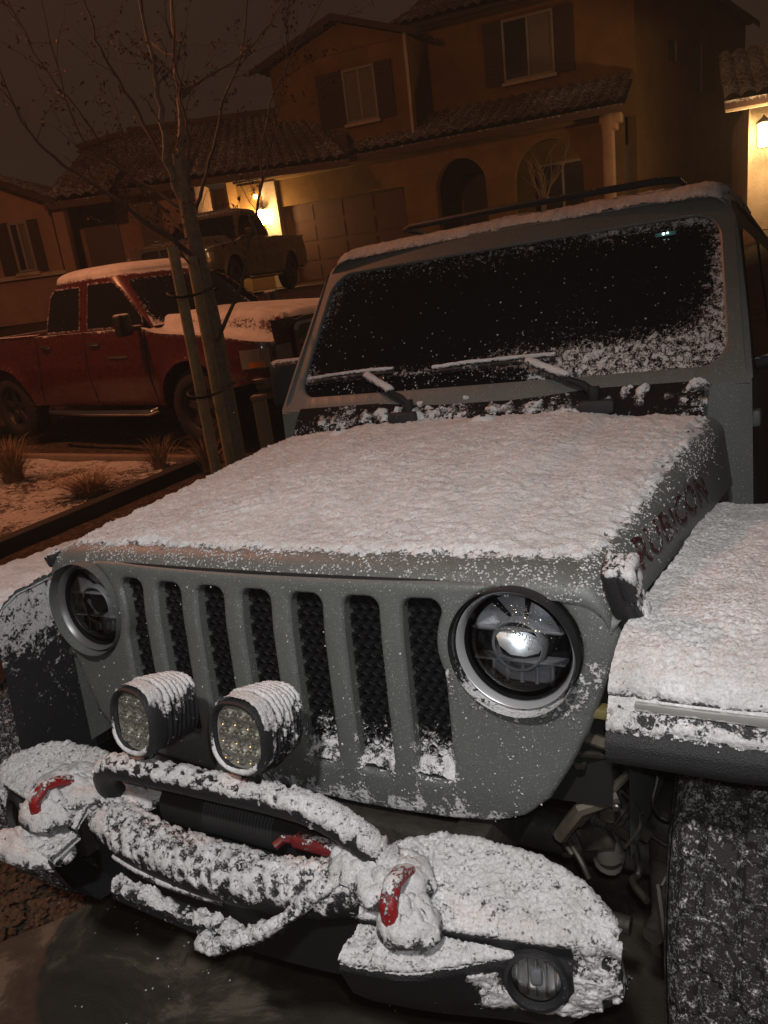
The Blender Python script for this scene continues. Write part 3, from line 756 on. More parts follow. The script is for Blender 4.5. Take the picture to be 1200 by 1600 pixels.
# ---- bumper: steel wings with shelf, centre tray, winch, hoop
def wing(a, yb, ye, front):
    pass
YB = [(.30, -.16), (.345, -.125), (.38, -.085), (.42, -.062), (.47, -.052), (.58, -.060), (.66, -.085), (.70, -.110), (.728, -.140)]
YE = [(.30, -.250), (.42, -.228), (.53, -.206), (.62, -.190), (.69, -.172), (.728, -.150)]
def wing_pt(u, v, s):
    x = lerp(.335, .728, u); yb = pl(YB, x); ye = pl(YE, x); k = sstep(.62, .728, x)
    shelf = .062 * sstep(.60, .42, x); zt = .700 - .03 * k; ze = .652 - .0 * k
    zb = .475 + .07 * k
    prof = [(yb + .02, zt - .10), (yb, zt - .012), (yb - .012, zt), (lerp(yb, ye, .5), lerp(zt, ze, .40)), (ye + .01, ze + .006), (ye, ze - .006), (ye + .004, .628 - .004 * k), (ye - shelf, .618), (ye - shelf - .004, .606), (ye - shelf * .7 + .006, .54), (ye - shelf * .2 + .03, zb), (ye + .08, zb - .01)]
    # arclength-ish param
    L = [0]
    for a, b in zip(prof, prof[1:]): L.append(L[-1] + math.hypot(a[0] - b[0], a[1] - b[1]) + 1e-5)
    d = v * L[-1]
    y = pl(list(zip(L, [p[0] for p in prof])), d); z = pl(list(zip(L, [p[1] for p in prof])), d)
    if u > .93:
        e = (u - .93) / .07; cy = (yb + ye) / 2; y = lerp(y, cy, .25 * e * e); z = lerp(z, .60, .15 * e * e)
    return (s * x, y, z)
def cov_wing(p, n):
    x, y, z = abs(p.x), p.y, p.z
    if n.y > .4 and z < .66: return 0
    c = .15
    up = abs(n.dot(UPJ))
    if z > .648: c = .52 + .40 * sstep(.1, .6, up) + .25 * fbm((x, y, 0), 7, 3) - .25 * sstep(-.19, -.25, y + .02 * fbm((x, 0, 0), 9, 2))
    elif z > .60 and y < -.1: c = .15 + 1.0 * sstep(.35, .8, up)
    if x > .665: c = max(c, .60 * sstep(.50, .58, z))
    if p.x > 0 and z < .60 and .50 < x < .70: c = max(c, .80 * sstep(.040, .060, math.hypot((x - .615) * .9, z - .590)) * sstep(.49, .53, z) * sstep(.49, .55, x) * (1 if math.hypot((x - .615) * .9, z - .590) < .12 else .4))
    if p.x < 0 and z < .61 and x < .52 and x > .34: c = max(c, .8 * sstep(.52, .60, z - .0) * sstep(.34, .37, x) * sstep(.47, .43, x))
    return c
for s in (-1, 1):
    m = M(); m.grid(lambda u, v: wing_pt(u, v, s), 110, 110)
    fc_ = Vector((s * .612, -.197, .590)); m.f = [f for f in m.f if (sum((Vector(m.v[i]) for i in f), Vector()) / 4 - fc_).length > .040]
    # end cap
    n = 111; cap = [wing_pt(1, j / 40, s) for j in range(41)]
    m.add(cap, [tuple(range(41))])
    wg_ = build('bumper_wing', m, BLACK, jeep, 35, lambda p, n: cov_wing(p, n) * .85)
    tag(wg_, 'right-hand bumper wing with fog light' if s > 0 else 'left-hand bumper wing')
    m = M(); m.grid(lambda u, v: wing_pt(u, v, s), 190, 190)
    m.f = [f for f in m.f if (Vector(m.v[f[0]]) - fc_).length > .046]
    shell('wing_snow', m, cov_wing, .020, SNOWB, wg_, UPJ, 36, cut=.38, rough=1.1, cap=.80)
    # fog light
    c = Vector((s * .612, -.197, .590)); q = Vector((s * .22, -1, .12)).normalized().to_track_quat('Z', 'Y').to_matrix().to_4x4(); q.translation = c
    fg = empty('fog_light', (0, 0, 0), parent=jeep); fg.matrix_local = q
    m = M(); m.lathe([(.047, -.05), (.050, -.002), (.047, .006), (.041, .008), (.038, .002), (.037, -.01)], axis='z', seg=40); build('fog_ring', m, PLAST, fg, 40, .12)
    m = M(); m.lathe([(.001, .004), (.02, .003), (.037, -.004)], axis='z', seg=40); build('lens', m, LENS, fg, 60)
    m = M(); m.lathe([(.037, -.008), (.03, -.030), (.001, -.038)], axis='z', seg=40)
    build('reflector', m, plain('dim_reflector', (.75, .74, .72), .3, .95), fg, 60)
    m = M()
    for k in range(-2, 3): m.box((k * .014, 0, -.014), (.0025, .06, .014))
    m.box((0, .0, -.01), (.018, .024, .014), bev=.004)
    build('lamp_fins', m, PIECE, fg)
    # tow hook
    m = M(); hk = [(s * .402, -.10, .68), (s * .403, -.16, .705), (s * .406, -.205, .735), (s * .410, -.245, .745), (s * .414, -.272, .725), (s * .416, -.272, .695), (s * .415, -.245, .678), (s * .412, -.215, .682)]
    pp = []
    for a, b in zip(hk, hk[1:]):
        for t in range(4): pp.append(Vector(a).lerp(Vector(b), t / 4))
    pp.append(Vector(hk[-1])); pp = [p - Vector((0, 0, .008)) for p in pp]; m.tube(pp, [.0165 - .003 * (i / len(pp)) for i in range(len(pp))], 14, flat=.7)
    m.box((s * .402, -.09, .675), (.05, .05, .03), bev=.008)
    th = build('tow_hook', m, REDM, jeep, 50, lambda p, n: .25 + .35 * clamp(n.z))
    mm = M(); mm.tube([pp[0].lerp(pp[1], 0)] + [pp[i // 6].lerp(pp[min(i // 6 + 1, len(pp) - 1)], (i % 6) / 6) for i in range(6 * (len(pp) - 1))], .017, 24, flat=.74)
    shell('hook_snow', mm, lambda p, n: (.24 if s > 0 else .40) + .75 * sstep(-.2, .6, n.z) + .3 * sstep(.72, .75, p.z) + .5 * fbm(p, 18, 2), .014, SNOWB, th, UPJ, 55, cut=.42)
# drifts heaped round the hooks, hoop feet
def drift(name, c, rx, ry, h, par, seed=0, cut=.3):
    mm = M()
    mm.grid(lambda u, v: (c[0] + rx * v * cos(2 * PI * u), c[1] + ry * v * sin(2 * PI * u), c[2] + h * (1 - v * v) * (.8 + .8 * fbm((cos(2 * PI * u) * v * 3 + seed, sin(2 * PI * u) * v * 3, 0), 1.3, 3))), 60, 22)
    return shell(name, mm, lambda p, n: 1.2 * (1 - (((p.x - c[0]) / rx) ** 2 + ((p.y - c[1]) / ry) ** 2)) + .3, .012, SNOWB, par, UPJ, 40, cut=cut)
# centre beam
CB = [(-.36, -.155, .645), (-.28, -.185, .636), (-.18, -.205, .628), (.0, -.215, .626), (.18, -.205, .632), (.28, -.185, .645), (.36, -.15, .660)]
m = M(); m.tube(path_fine(CB, 60), .046, 28); cb = build('bumper_beam', m, BLACK, jeep, 50, lambda p, n: .2 + .4 * clamp(n.z))
m = M(); m.tube(path_fine(CB, 230), .048, 60); shell('beam_snow', m, lambda p, n: -.06 + .66 * sstep(-.10, .70, n.dot(Vector((.0, -.30, .95)))) + .55 * fbm(p, 30, 3) + .75 * fbm(p, 85, 3), .010, SNOWB, cb, UPJ, 60, cut=.36, rough=1.7, cap=.80)
# front skid face under the beam
m = M(); m.grid(lambda u, v: (lerp(-.42, .42, u), lerp(-.175, -.225, sin(PI * u)) + .03 * v, lerp(.62, .45, v)), 40, 14)
m.grid(lambda u, v: (lerp(-.42, .42, u), lerp(-.145, -.195, sin(PI * u)) + .10 * v, .45 - .02 * v), 40, 4)
sk = build('skid_plate', m, BLACK, jeep, 40, .08)
def shelf_pt(u, v): return (lerp(-.235, .06, u), -.235 - .035 * v + .02 * u, lerp(.560, .520, u) - .004 * v)
m = M(); m.grid(shelf_pt, 30, 5); m.grid(lambda u, v: (shelf_pt(u, 1)[0], shelf_pt(u, 1)[1] + .004, shelf_pt(u, 1)[2] - .02 * v), 30, 2)
sl = build('skid_lip', m, BLACK, jeep, 30, .3)
m = M(); m.grid(lambda u, v: shelf_pt(u, v), 130, 18); shell('lip_snow', m, lambda p, n: .62 + .5 * fbm(p, 9, 2), .018, SNOWB, sl, UPJ, 40, rough=1.4, cap=.84)
m = M(); m.tube([(lerp(-.25, .03, t / 60), -.232 - .012 * sin(PI * t / 60), lerp(.598, .578, t / 60)) for t in range(61)], .005, 8); sb = build('trim_bar', m, BLACK, jeep, 40, .3)
m = M(); m.tube([(lerp(-.25, .03, t / 160), -.232 - .012 * sin(PI * t / 160), lerp(.600, .580, t / 160)) for t in range(161)], .006, 10); shell('bar_snow', m, lambda p, n: .1 + .6 * clamp(n.z + .4), .008, SNOWB, sb, UPJ, 60)
# tow strap that sags across the tray
SP = [(.315, -.19, .705), (.27, -.225, .672), (.215, -.252, .628), (.14, -.272, .575), (.09, -.280, .550), (.04, -.282, .522), (.0, -.268, .518)]
m = M(); m.tube(path_fine(SP, 60), .010, 14, flat=.8); st = build('winch_strap', m, BLACK, jeep, 40, .5)
m = M(); m.tube([(x, y, z + .012 * fbm((x, y, z), 14, 3)) for x, y, z in path_fine(SP, 200)], [.010 + .010 * (fbm((i * .03, 0, 0), 2.0, 3) + .2) for i in range(201)], 26); shell('strap_snow', m, lambda p, n: .12 + .70 * sstep(-.3, .5, n.dot(Vector((-.2, -.4, .85)))) + .6 * fbm(p, 26, 3) + .7 * fbm(p, 80, 3) - .04, .009, SNOWB, st, UPJ, 60, cut=.38, rough=1.6, cap=.82)
# winch
m = M(); m.lathe([(.001, -.20), (.05, -.20), (.052, -.19), (.052, -.09), (.045, -.085), (.045, .085), (.052, .09), (.052, .19), (.05, .2), (.001, .2)], (0.0, -.095, .665), 'x', 24); wn = build('winch', m, DARK, jeep, 35)
m = M()
for k in range(22): m.lathe([(.046, -.004), (.0495, 0), (.046, .004)], (-.085 + k * .008, -.095, .665), 'x', 20)
build('winch_rope', m, plain('rope_grey', (.016, .016, .017), .7), wn, 40)
m = M(); m.box((0.0, -.10, .600), (.62, .16, .02), bev=.004); build('winch_tray', m, BLACK, jeep, 30, .1)
m = M(); m.box((.20, -.155, .690), (.10, .030, .022), Matrix.Rotation(-.0, 4, 'Z'), .008, 3); m.tube([(.155, -.155, .69), (.13, -.16, .688), (.12, -.175, .68)], .008, 8); build('winch_hook', m, snowy('dull_red', (.13, .006, .010), .5), jeep, 40, lambda p, n: .2 + .3 * clamp(n.z))
m = M(); m.box((.035, -.135, .742), (.060, .006, .007), bev=.002); build('winch_lever', m, plain('lever_red', (.32, .05, .04), .5), jeep)
# hoop
HP = [(-.320, -.150, .680), (-.318, -.165, .710), (-.300, -.180, .745), (-.26, -.190, .772), (-.20, -.196, .786), (.0, -.198, .792), (.17, -.198, .794), (.25, -.197, .786), (.305, -.192, .762), (.345, -.180, .725), (.37, -.165, .680)]
m = M(); m.tube(path_fine(HP, 80), .0245, 24); hp = build('bumper_hoop', m, BLACK, jeep, 50, lambda p, n: .12)
m = M(); m.tube(path_fine(HP, 300), .0255, 40)
shell('hoop_snow', m, lambda p, n: -.10 + .78 * sstep(.05, .75, n.dot(Vector((.1, -.25, .93)))) + .22 * sstep(.1, .3, p.x) + .45 * fbm(p, 28, 3) + .7 * fbm(p, 85, 3), .010, SNOWB, hp, UPJ, 60, cut=.38, rough=1.7, cap=.80)
# pod lights
LED = plain('led_glass', (.62, .61, .56), .14, .85, vary=.2)
def rr2(rx, rz, k, n=48):
    out = []
    for i in range(n):
        a = 2 * PI * i / n; c, s_ = cos(a), sin(a)
        out.append((rx * math.copysign(abs(c) ** k, c), rz * math.copysign(abs(s_) ** k, s_)))
    return out
def loft(m, rings, cap0=False, cap1=False, mx=None):
    n = len(rings[0]); v = [p for r in rings for p in r]
    f = [(j * n + i, j * n + (i + 1) % n, (j + 1) * n + (i + 1) % n, (j + 1) * n + i) for j in range(len(rings) - 1) for i in range(n)]
    if cap0: f.append(tuple(range(n)))
    if cap1: f.append(tuple(range((len(rings) - 1) * n, len(rings) * n)))
    return m.add(v, f, mx)
for (px, pz, tilt) in ((-.151, .902, -.12), (.107, .912, -.04)):
    pd = empty('pod_light', (px, -.215, pz), parent=jeep); pd.rotation_euler = (-.10, 0, tilt)
    tag(pd, 'square LED pod light, left of the pair' if px < 0 else 'square LED pod light, right of the pair')
    m = M(); K = .80
    def ring(s, y, k=K, n=48): return [(x, y, z) for x, z in rr2(.062 * s, .066 * s, k, n)]
    loft(m, [ring(.86, .008), ring(.90, -.002), ring(.96, -.004), ring(1.0, .002), ring(1.02, .012), ring(1.0, .024), ring(.97, .035)])
    build('pod_bezel', m, PLAST, pd, 45, lambda p, n: .3 * sstep(0, -.05, p.z))
    # finned body
    m = M(); rings = [ring(.97, .03, K, 96)]
    y = .036
    for k in range(7):
        sc = 1.0 - .022 * k
        rings += [ring(sc * .91, y, K, 96), ring(sc * .91, y + .006, K, 96), ring(sc, y + .0062, K, 96), ring(sc, y + .0098, K, 96)]; y += .0118
    rings += [ring(.8, y, K, 96), ring(.5, y + .006, K, 96)]
    loft(m, rings, cap1=True); bd = build('pod_body', m, PLAST, pd, 30, lambda p, n: .25 + .35 * clamp(n.z))
    mm = M()
    def bp(u, v):
        a = 2 * PI * u; c, s_ = cos(a), sin(a); yy = .004 + .118 * v; fin = .004 * (1 if ((yy - .036) / .0118) % 1 > .55 else -.9) * (yy > .036)
        sc = 1.01 - .18 * max(0, (yy - .03) / .09) ** 1.5 + fin / .06
        return (.062 * sc * math.copysign(abs(c) ** K, c), yy, .066 * sc * math.copysign(abs(s_) ** K, s_))
    mm.grid(bp, 150, 70, True)
    shell('pod_snow', mm, lambda p, n: .12 + .80 * sstep(.035, .06, p.z + .02 * fbm(p, 20, 2)) + .45 * sstep(-.02, .05, p.z) * sstep(0, .06, p.x) + (.20 if px > 0 and p.x > 0 else 0), .008, SNOWB, bd, UPJ, 45, cut=.40)
    m = M(); m.add([(x, .010, z) for x, z in rr2(.053, .057, K)], [tuple(range(48))]); build('led_board', m, plain('led_board_paint', (.28, .27, .23), .35, .2), pd)
    m = M()
    for ix in range(-1, 2):
        for iz in range(-1, 2):
            cx, cz = ix * .031, iz * .033
            if abs(ix) == 1 and abs(iz) == 1: cx *= .92; cz *= .92
            m.lathe([(.0155, .0095), (.0150, .0055), (.011, .008), (.0075, .0090), (.006, .0048), (.003, .0035), (.0005, .003)], (cx, 0, cz), 'y', 14)
            for a in range(6): m.box((cx + .0115 * cos(a), .006, cz + .0115 * sin(a)), (.003, .003, .003))
    build('led_optic', m, LED, pd, 30)
    m = M()
    def rim(u, v):
        a = 2 * PI * u; c, s_ = cos(a), sin(a); rr_ = .84 + .10 * v
        return (.062 * rr_ * math.copysign(abs(c) ** K, c), -.002 - .003 * sin(PI * v), .066 * rr_ * math.copysign(abs(s_) ** K, s_))
    m.grid(rim, 130, 8, True)
    shell('rim_snow', m, lambda p, n: .05 + .75 * sstep(.01, -.05, p.z + p.x * .35), .006, SNOWB, pd, UPJ, 60, cut=.42)
    m = M(); m.tube([(0, .045, -.055), (0, .03, -.100)], .012, 10); m.box((0, .05, -.05), (.07, .03, .02), bev=.005); build('pod_bracket', m, BLACK, pd, 30, .3)
drift('drift_snow', (.375, -.19, .690), .075, .07, .034, jeep, 1)
drift('drift_snow', (.432, -.245, .662), .055, .050, .050, jeep, 3)
drift('drift_snow', (-.42, -.240, .662), .075, .055, .056, jeep, 4)
drift('drift_snow', (-.42, -.17, .690), .11, .08, .026, jeep, 2)
drift('drift_snow', (.315, -.18, .690), .07, .05, .05, jeep, 5)
drift('drift_snow', (-.45, -.275, .602), .12, .055, .034, jeep, 9)
drift('drift_snow', (-.30, -.12, .665), .09, .06, .02, jeep, 8)

def fl_hood():
    if random.random() < .5:
        u = random.uniform(.1, .9); v = abs(random.gauss(.10, .07)); 
    else:
        u = random.choice((random.gauss(.90, .03), random.gauss(.90, .03), random.gauss(.10, .02))); v = random.uniform(.05, .9)
    if not (0 < v < 1 and 0 < u < 1): return None
    p = Vector(hood_pt(u, v))
    if fbm(p, 22, 3) < random.uniform(-.25, .12): return None
    q = Vector(hood_pt(u + .002, v)) - p; r = Vector(hood_pt(u, v + .002)) - p; n = q.cross(r)
    if n.length < 1e-9: return None
    n.normalize(); n = n if n.z > -.3 else -n
    return p + n * .0006, n
tag(flakes(9000, fl_hood, .0006, .0030, 'stuck_flakes', SNOW, hood), kind='stuff')
# loose flakes stuck on the painted and plastic faces
def fl_grille():
    x = random.uniform(-.65, .69); z = random.uniform(.68, 1.12)
    if not in_poly((x, z), outer) or any(in_poly((x, z), h) for h in slots + bowls): return None
    if random.random() > .25 + .5 * sstep(-.4, .5, x) + .2 * sstep(1, .7, z): return None
    return (x, gy(x, z) - .0005, z), Vector((0, -1, .2)).normalized()
tag(flakes(750, fl_grille, .0008, .0028, 'stuck_flakes', SNOW, grille), kind='stuff')
def fl_glass():
    z = random.uniform(1.40, 1.84); x = random.uniform(-.72, .72)
    if not in_poly((x, z), hole): return None
    if random.random() > .05 + .5 * sstep(.1, 0, dist_poly((x, z), hole)) + .4 * sstep(1.6, 1.4, z) * sstep(-.6, .5, x): return None
    return (x, wy(z) + .035 * (x / .72) ** 2 + .0145, z), Vector((0, -.83, .55))
tag(flakes(3600, fl_glass, .0008, .0036, 'stuck_flakes', SNOW, wg), kind='stuff')


# ================================================================== the ground
def terrain(x, y):
    a = sstep(-1.2, -3.9, x); b = sstep(4.6, 7.0, y); c = sstep(2.5, 5, x)
    z = lerp(plane_z(x, y), 0.0, max(a, b, c))
    z += 1.3 * sstep(7.2, 10.4, y)
    return z
m = M()
def gco(t): s = 2 * t - 1; return 45 * (abs(s) ** 2.2) * (1 if s > 0 else -1)
def gpt(u, v):
    x, y = gco(u) - 2.5, gco(v) + 2; z = terrain(x, y) - .012
    if abs(x) < 12 and -4 < y < 14: z += .02 * fbm((x, y, 0), 2.2, 4)
    return (x, y, z)
m.grid(gpt, 220, 220)
def ground_mat():
    m_, t, b, N, L = nt('brown_ground'); co = N('ShaderNodeTexCoord').outputs['Object']
    n = tex(N, L, co, 18, 8, .7); n2 = tex(N, L, co, 1.1, 4)
    c = ramp(N, L, n, [(.32, (.012, .008, .005)), (.5, (.055, .035, .022)), (.66, (.17, .10, .055))])
    sn = ramp(N, L, tex(N, L, co, 30, 6, .7), [(.58, (0, 0, 0)), (.66, (1, 1, 1))])
    big = ramp(N, L, n2, [(.55, (0, 0, 0)), (.7, (.7, .7, .7))])
    mk = math_(N, L, 'MULTIPLY', sn, big)
    x = N('ShaderNodeMix'); x.data_type = 'RGBA'; L(mk, x.inputs[0]); L(c, x.inputs[6]); x.inputs[7].default_value = (.7, .7, .72, 1); L(x.outputs[2], b.inputs['Base Color'])
    b.inputs['Roughness'].default_value = .85
    bp = N('ShaderNodeBump'); bp.inputs['Distance'].default_value = .04; L(n, bp.inputs['Height']); L(bp.outputs[0], b.inputs['Normal'])
    return m_
gr = build('ground', m, ground_mat(), None, 60); tag(gr, 'brown bare soil and mulch with thin traces of snow', kind='structure')
# concrete driveway under the vehicle
def conc():
    m_, t, b, N, L = nt('damp_concrete'); co = N('ShaderNodeTexCoord').outputs['Object']
    n = tex(N, L, co, 2.6, 10, .72, .9); n2 = tex(N, L, co, 220, 4, .8)
    c = ramp(N, L, n, [(.34, (.040, .033, .025)), (.48, (.075, .060, .045)), (.54, (.11, .090, .068)), (.60, (.24, .20, .15))])  # palest stops paint reflections on the wet slab into the colour
    x = N('ShaderNodeMix'); x.data_type = 'RGBA'; x.blend_type = 'MULTIPLY'; x.inputs[0].default_value = .75; L(c, x.inputs[6]); L(n2, x.inputs[7]); L(x.outputs[2], b.inputs['Base Color'])
    L(math_(N, L, 'MULTIPLY_ADD', n, .5, .32), b.inputs['Roughness'])
    bp = N('ShaderNodeBump'); bp.inputs['Distance'].default_value = .003; L(n2, bp.inputs['Height']); L(bp.outputs[0], b.inputs['Normal'])
    return m_
EDGE = [(-6, -1.9), (-.95, -1.30), (-.07, -1.05), (.19, -.87), (.45, -.80), (6.2, -1.0)]
CONC = conc()
m = M()
def dp(u, v):
    y = lerp(-6, 6.2, v); x0 = pl(EDGE, y); x = lerp(x0, 3.0, u); return (x, y, terrain(x, y) + .018)
m.grid(dp, 16, 60)
m.grid(lambda u, v: (pl(EDGE, lerp(-6, 6.2, v)) - .02 * u, lerp(-6, 6.2, v), terrain(pl(EDGE, lerp(-6, 6.2, v)), lerp(-6, 6.2, v)) + .018 - .06 * u), 1, 60)
tag(build('driveway', m, CONC, None, 60), 'damp brown concrete driveway under the vehicle', kind='structure')
# snow-dusted planting bed between the driveways
SBED = snowy('bed_snow', (.07, .04, .022), .9, fine=.45, k=2.6, flake=3, bump=.2, bscale=50)
m = M(); m.grid(lambda u, v: (lerp(-9.5, -4.32, u), lerp(1.6, 4.56, v), terrain(lerp(-9.5, -4.32, u), 2) + .02 + .05 * (fbm((lerp(-9.5, -4.32, u), lerp(1.6, 4.56, v), 3), 1.6, 5)) * sstep(0, .06, u) * sstep(1, .95, u)), 150, 100)
bed = build('snowy_bed', m, SBED, None, 60, lambda p, n: .60 + .6 * fbm((p.x, p.y, 9), 1.4, 3)); tag(bed, 'planting bed dusted with melting snow before the red truck', kind='structure')
m = M(); m.box((-4.24, 2.6, .02), (.13, 4.2, .16), bev=.02); tag(build('kerb', m, plain('dark_kerb', (.035, .03, .026), .8, bump=.003), None), 'dark low kerb along the edge of the snowy bed', 'kerb')
m = M(); m.box((-6.9, 4.62, .0), (5.4, .10, .14), bev=.015); tag(build('kerb', m, plain('pale_kerb', (.25, .20, .16), .8, bump=.003), None), 'thin pale kerb between snowy bed and red truck', 'kerb')
# mulch pieces near the driveway edge (bottom left)
def fm():
    y = random.uniform(-.5, .7); x = pl(EDGE, y) - abs(random.gauss(0, .45)) - .02; 
    return (x, y, terrain(x, y) + .004), Vector((random.uniform(-.5, .5), random.uniform(-.5, .5), 1)).normalized()
mu = flakes(2600, fm, .006, .022, 'mulch', plain('mulch_bits', (.09, .045, .022), .85, vary=.7, scale=60), None); tag(mu, 'loose brown mulch and leaf litter beside the driveway', kind='stuff')

def fg():
    y = random.uniform(-.9, .5); x = random.uniform(-1.1, .9)
    if x < pl(EDGE, y) or fbm((x, y, 0), 3, 3) < random.uniform(-.1, .35): return None
    return (x, y, terrain(x, y) + .019), Vector((random.uniform(-.3, .3), random.uniform(-.3, .3), 1)).normalized()
tag(flakes(1500, fg, .001, .004, 'snow_grit', SNOW, None), 'sparse grains of snow scattered on the dark driveway', kind='stuff')
# ---- grasses
def grass(loc, n, h, spread, label, seed):
    random.seed(seed); m = M()
    for _ in range(n):
        a = random.uniform(0, 2 * PI); r = random.random() ** .6 * spread * .3; hh = h * random.uniform(.55, 1.1); out = random.uniform(.15, 1) * spread; w = random.uniform(.003, .006)
        base = Vector((r * cos(a), r * sin(a), 0)); d = Vector((cos(a), sin(a), 0)); sd = Vector((-d.y, d.x, 0)) * w; tw = random.uniform(-.12, .12)
        vs = []
        for k in range(6):
            t = k / 5; p = base + d * out * t ** 1.8 + Vector((tw * t, tw * t, hh * (t - .35 * t ** 3))); vs += [tuple(p - sd * (1 - .9 * t)), tuple(p + sd * (1 - .9 * t))]
        m.add(vs, [(2 * k, 2 * k + 1, 2 * k + 3, 2 * k + 2) for k in range(5)])
    o = build('grass_clump', m, GRASS, None, 60); o.location = loc; tag(o, label, 'ornamental grass', 'grass clumps in the planting bed'); return o
GRASS = plain('dry_grass', (.28, .19, .10), .8, vary=.5, scale=14)
grass((-6.15, 3.80, .02), 420, .62, .34, 'large fountain-shaped dry grass clump at the left edge of the bed', 1)
grass((-4.75, 3.55, .0), 420, .30, .42, 'low dark mounded grass clump by the dark kerb', 2)
grass((-4.65, 4.35, .0), 160, .48, .22, 'sparse dry grass clump in front of the truck door', 3)
grass((-4.05, 4.35, .0), 150, .50, .20, 'sparse dry grass clump nearest the staked tree', 4)
random.seed(11)

# ================================================================== the street tree
tree = empty('street_tree', (-2.86, 3.39, -.14)); tag(tree, 'bare young tree with a few clinging dead leaves between two wooden stakes', 'tree')
T0 = Vector((-2.86, 3.39, -.14))
BARK = plain('grey_bark', (.32, .27, .20), .85, vary=.4, scale=22, bump=.006, bscale=40)
TWIG = plain('brown_twig', (.17, .12, .09), .85, vary=.4)
BR = {
 'a': ([(-2.87, 3.39, 2.10), (-2.93, 3.35, 2.47), (-2.91, 3.36, 2.85), (-2.91, 3.37, 3.18), (-2.9, 3.37, 3.9)], .042, .012),
 'b': ([(-2.88, 3.42, 2.45), (-2.86, 3.51, 2.86), (-2.85, 3.52, 3.12), (-2.74, 3.58, 3.8)], .036, .012),
 'c': ([(-2.84, 3.38, 1.80), (-2.87, 3.04, 2.05), (-3.11, 2.9, 2.31), (-3.33, 2.77, 2.53), (-3.45, 2.69, 2.75), (-3.51, 2.66, 3.1)], .026, .006),
 'd': ([(-2.93, 3.37, 2.40), (-3.15, 3.4, 2.8), (-3.26, 3.33, 3.11), (-3.31, 3.3, 3.37), (-3.34, 3.3, 3.9)], .022, .006),
 'e': ([(-2.88, 3.40, 1.95), (-3.25, 3.46, 2.28), (-3.47, 3.38, 2.62), (-3.56, 3.33, 2.82), (-3.73, 3.22, 3.15), (-3.85, 3.16, 3.6)], .018, .005),
 'f': ([(-2.86, 3.5, 2.85), (-2.66, 3.63, 2.96), (-2.5, 3.72, 3.03), (-2.3, 3.84, 3.19), (-2.1, 3.95, 3.5)], .015, .004),
 'g': ([(-2.84, 3.38, 1.25), (-2.66, 3.33, 1.42), (-2.56, 3.40, 1.60), (-2.44, 3.47, 1.96), (-2.35, 3.52, 2.19), (-2.28, 3.56, 2.51), (-2.13, 3.65, 2.84), (-1.81, 3.84, 3.3)], .022, .005),
 'h': ([(-2.86, 3.42, 2.10), (-2.75, 3.58, 2.45), (-2.62, 3.65, 2.78), (-2.45, 3.75, 3.14), (-2.3, 3.8, 3.7)], .02, .006),
 'i': ([(-2.35, 3.52, 2.19), (-2.21, 3.6, 2.55), (-2.12, 3.66, 2.84), (-2.05, 3.7, 3.2)], .010, .004),
 'j': ([(-2.86, 3.38, 1.70), (-2.83, 3.18, 1.88), (-2.85, 3.17, 1.98), (-3.01, 3.07, 2.17)], .012, .004),
 'k': ([(-2.9, 3.39, 2.15), (-3.31, 3.36, 2.45), (-3.53, 3.23, 2.7), (-3.58, 3.2, 3.16), (-3.59, 3.19, 3.7)], .016, .005),
 'l': ([(-2.87, 3.39, 2.2), (-2.78, 3.42, 2.6), (-2.80, 3.45, 3.0), (-2.72, 3.5, 3.6)], .022, .006)}
m = M(); m.tube([tuple(Vector(p) - T0) for p in path_fine([(-2.86, 3.39, -.16), (-2.855, 3.39, .0), (-2.86, 3.4, .9), (-2.85, 3.4, 1.33), (-2.865, 3.39, 1.81), (-2.87, 3.39, 2.18), (-2.88, 3.42, 2.5)], 24)], [.078 - .0013 * i for i in range(25)], 14)
build('trunk', m, BARK, tree, 60)
tw = M(); lf = M()
def twig(p, d, L, r, depth):
    pts_ = [p]; q = Vector(p); dd = d.normalized()
    n = 5
    for k in range(n):
        dd = (dd + Vector((random.gauss(0, .16), random.gauss(0, .16), random.gauss(.05, .12)))).normalized(); q = q + dd * L / n; pts_.append(q.copy())
    tw.tube([tuple(a) for a in pts_], [r * (1 - .75 * k / n) for k in range(n + 1)], 5, False)
    for a in pts_[1:]:
        if random.random() < .42: leafcl(a)
    if depth > 0:
        for _ in range(random.choice((2, 3))):
            a = random.choice(pts_[1:]); twig(a, (dd + Vector((random.gauss(0, .7), random.gauss(0, .7), random.gauss(.1, .5)))), L * random.uniform(.4, .7), r * .6, depth - 1)
def leafcl(a):
    for _ in range(random.choice((1, 1, 2, 3, 4))):
        c = a + Vector((random.gauss(0, .012), random.gauss(0, .012), random.gauss(-.008, .014))); s = random.uniform(.006, .017)
        u = Vector((random.gauss(0, 1), random.gauss(0, 1), random.gauss(0, 1))).normalized(); w = u.orthogonal().normalized()
        lf.add([tuple(c - u * s), tuple(c + w * s * .5 + Vector((0, 0, s * .3))), tuple(c + u * s), tuple(c - w * s * .5 + Vector((0, 0, s * .3)))], [(0, 1, 2, 3)])
for k, (P, r0_, r1_) in BR.items():
    P = [Vector(p) - T0 for p in P]; F_ = [Vector(p) for p in path_fine(P, 20)]
    F_ = [F_[0]] + [p + Vector((random.gauss(0, .008), random.gauss(0, .008), 0)) for p in F_[1:]]
    mm = M(); mm.tube([tuple(p) for p in F_], [lerp(r0_ * .78, r1_ * .6, (i / 20) ** .7) for i in range(21)], 8, False)
    build('limb', mm, BARK if r0_ > .03 else TWIG, tree, 60)
    for i in range(4, 21):
        if random.random() < .55:
            t = (F_[min(i + 1, 20)] - F_[i - 1]).normalized()
            twig(F_[i], t + Vector((random.gauss(0, .8), random.gauss(0, .5), random.gauss(.2, .4))), random.uniform(.15, .5), max(.0022, r1_ * .55), 1)
